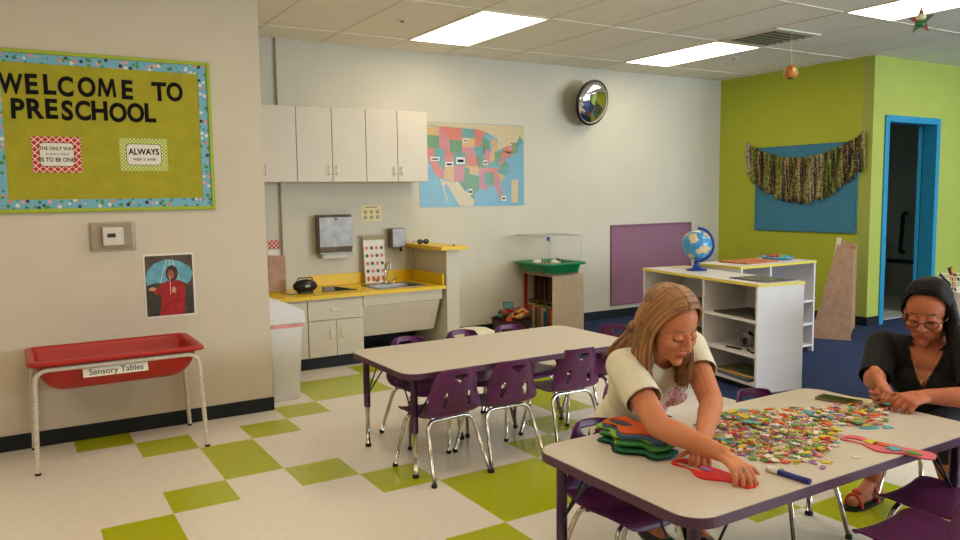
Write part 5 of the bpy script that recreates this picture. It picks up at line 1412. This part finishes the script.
# trousers to the knee
bm = bmesh.new(); ellipsoid(bm, (2.665, -2.155, .41), (.14, .18, .10))
for s, kn, an, to in legs_w:
    hp = (2.64, -2.06 if s < 0 else -2.25, .42); m_ = Vector(kn).lerp(Vector(an), .30)
    capsule(bm, hp, kn, .100, .072); capsule(bm, kn, m_, .070, .070)
me = voxel(bm, .007, 6); finish(me, 'shorts', wom, M_blackc, 0, WO)
M_sand = mat('sandal_coral', (206, 74, 50), .6, var=.1)
for s, kn, an, to in legs_w:
    g = MB()
    A = Vector((an[0]+.06, an[1], 0))-WO; B = Vector((to[0]-.04, to[1], 0))-WO; d = (B-A).normalized(); n_ = Vector((-d.y, d.x, 0)); L_ = (B-A).length
    ol = [(t*L_, (.034+.012*sin(pi*t))*sqrt(max(.05, 1-(2*t-1)**8))) for t in [k/10 for k in range(11)]]
    poly = [(x, -w_) for x, w_ in ol]+[(x, w_) for x, w_ in ol[::-1]]
    T_ = Matrix(((d.x, n_.x, 0, A.x), (d.y, n_.y, 0, A.y), (0, 0, 1, 0), (0, 0, 0, 1)))
    g.prism(poly, .001, .014, M_rubber, T_)
    so = g.obj('sandal', wom)
    for tt, hh, rr_ in ((.80, .055, .036), (.34, .085, .042)):
        c = A+d*L_*tt
        MB().tube([c+n_*rr_*cos(a)*1.05+Vector((0, 0, .012+hh*sin(a)*.95)) for a in [pi*k/12 for k in range(13)]], .009, M_sand, 8).obj('strap', so)
    c = A+d*L_*.72
    MB().sphere(tuple(c+Vector((0, 0, .072))), (.022, .022, .016), M_sand, 2).obj('flower', so)
# glasses
def G_(x, y, z): return (HWm @ (Vector((x, y, z))*SW))-WO
ge = MB(); M_gl = mat('glasses_dark', (40, 26, 26), .25)
for s in (-1, 1):
    ge.tube([G_(s*.033+.024*cos(t), .098-.22*(abs(s*.033+.024*cos(t))**2)*4, -.006+.0155*sin(t)) for t in [2*pi*k/26 for k in range(26)]], .0021, M_gl, 6, close=True)
    ge.tube([G_(s*.057, .088, -.001), G_(s*.076, .05, .0), G_(s*.080, -.01, -.002)], .0022, M_gl, 6)
ge.tube([G_(-.009, .0985, -.003), G_(0, .101, .0), G_(.009, .0985, -.003)], .0018, M_gl, 6)
ge.obj('eyeglasses', wom)
# necklace
nb = MB(); pts = []
for k in range(21):
    t = k/20; x = -.07+.14*t; dz = -.115*sin(pi*t)**1.2
    pts.append(wnk+wsd*x*.9+wfr*(.055+.058*sin(pi*t))+Vector((0, 0, .012+dz))-WO)
nb.tube(pts, .0013, mat('gold_chain', (206, 176, 120), .3, metal=.8), 5)
nb.sphere(tuple(pts[10]+Vector((0, 0, -.008))+wfr*.003), (.006, .004, .009), mat('gold_chain', (206, 176, 120)), 2)
nb.obj('necklace', wom)
# hair
bm = bmesh.new()
HWs = HWm @ Matrix.Scale(SW, 4)
ellipsoid(bm, (0, -.046, .045), (.085, .098, .088), HWs, 4); ellipsoid(bm, (0, -.062, -.02), (.082, .064, .10), HWs, 3)
def HV(x, y, z): return HWm @ (Vector((x, y, z))*SW)
capsule(bm, HV(0, -.09, 0), (2.62, -2.19, .78), .06, .05)
sp1, sp2, sp3 = HV(.076, -.01, .0), HV(.085, -.02, -.08), None
# her left side (viewer's right): a thick fall in front of the shoulder
lft = -1 if (HV(-.08, 0, 0)-HV(.08, 0, 0)).dot(Vector((.85, -.52, 0))) > 0 else 1
q0, q1 = HV(lft*.076, .0, .03), HV(lft*.088, -.005, -.05)
q2 = Vector((2.475, -2.30, .79)); q3 = Vector((2.425, -2.34, .67))
capsule(bm, q0, q1, .03, .034); capsule(bm, q1, q2, .034, .045); capsule(bm, q2, q3, .045, .03)
capsule(bm, HV(-lft*.070, -.03, .03), HV(-lft*.074, -.045, -.05), .026, .026)
me = voxel(bm, .005, 6); finish(me, 'hair', wom, M_hairb, 0, WO)
def ws(rnd, u):
    a = rnd.random(); s = lft if rnd.random() < .62 else -lft
    px = -lft*.028
    y0 = .053-.132*a; p0 = HV(px, y0, surf(px, y0)+rnd.uniform(0, .003))
    y1 = .045-.125*a; x1 = s*.050; p1 = HV(x1, y1, surf(x1, y1)+rnd.uniform(0, .004))
    xs = (.084*sqrt(max(.05, 1-((.030-.135*a+.016)/.104)**2))+rnd.uniform(.001, .008))
    p2 = HV(s*xs, .018-.125*a, .034)
    if s == lft:
        p3 = HV(s*(xs+.006), .012-.12*a, -.04)
        e = Vector((2.44+rnd.uniform(-.02, .06), -2.345+rnd.uniform(-.05, .03), .65+rnd.uniform(-.05, .06))); m_ = p3.lerp(e, .5)+Vector((-.01, -.02, .01))
        return [p0, p1, p2, p3, m_, e]
    p3 = HV(s*(xs-.004), -.02-.10*a, -.03); e = Vector((2.62+rnd.uniform(-.02, .03), -2.16+rnd.uniform(-.06, .05), .76+rnd.uniform(-.05, .03)))
    return [p0, p1, p2, p3, p3.lerp(e, .5)+Vector((.02, 0, 0)), e]
strands(HWm, 1, ws, 520, .0042, (M_hairb, M_hairb2), 9, 'hair_strands', wom, WO)
# little foam piece and shape strip in her hands
tag(MB().prism(ell(0, 0, .035, .014, 18), 0, .004, FM[5]).obj('foam_shape', None, (2.075, -2.235, TZ+.028), (0, .1, .6)), 'pale teal foam piece held between the hands of the woman in black', 'foam shape')
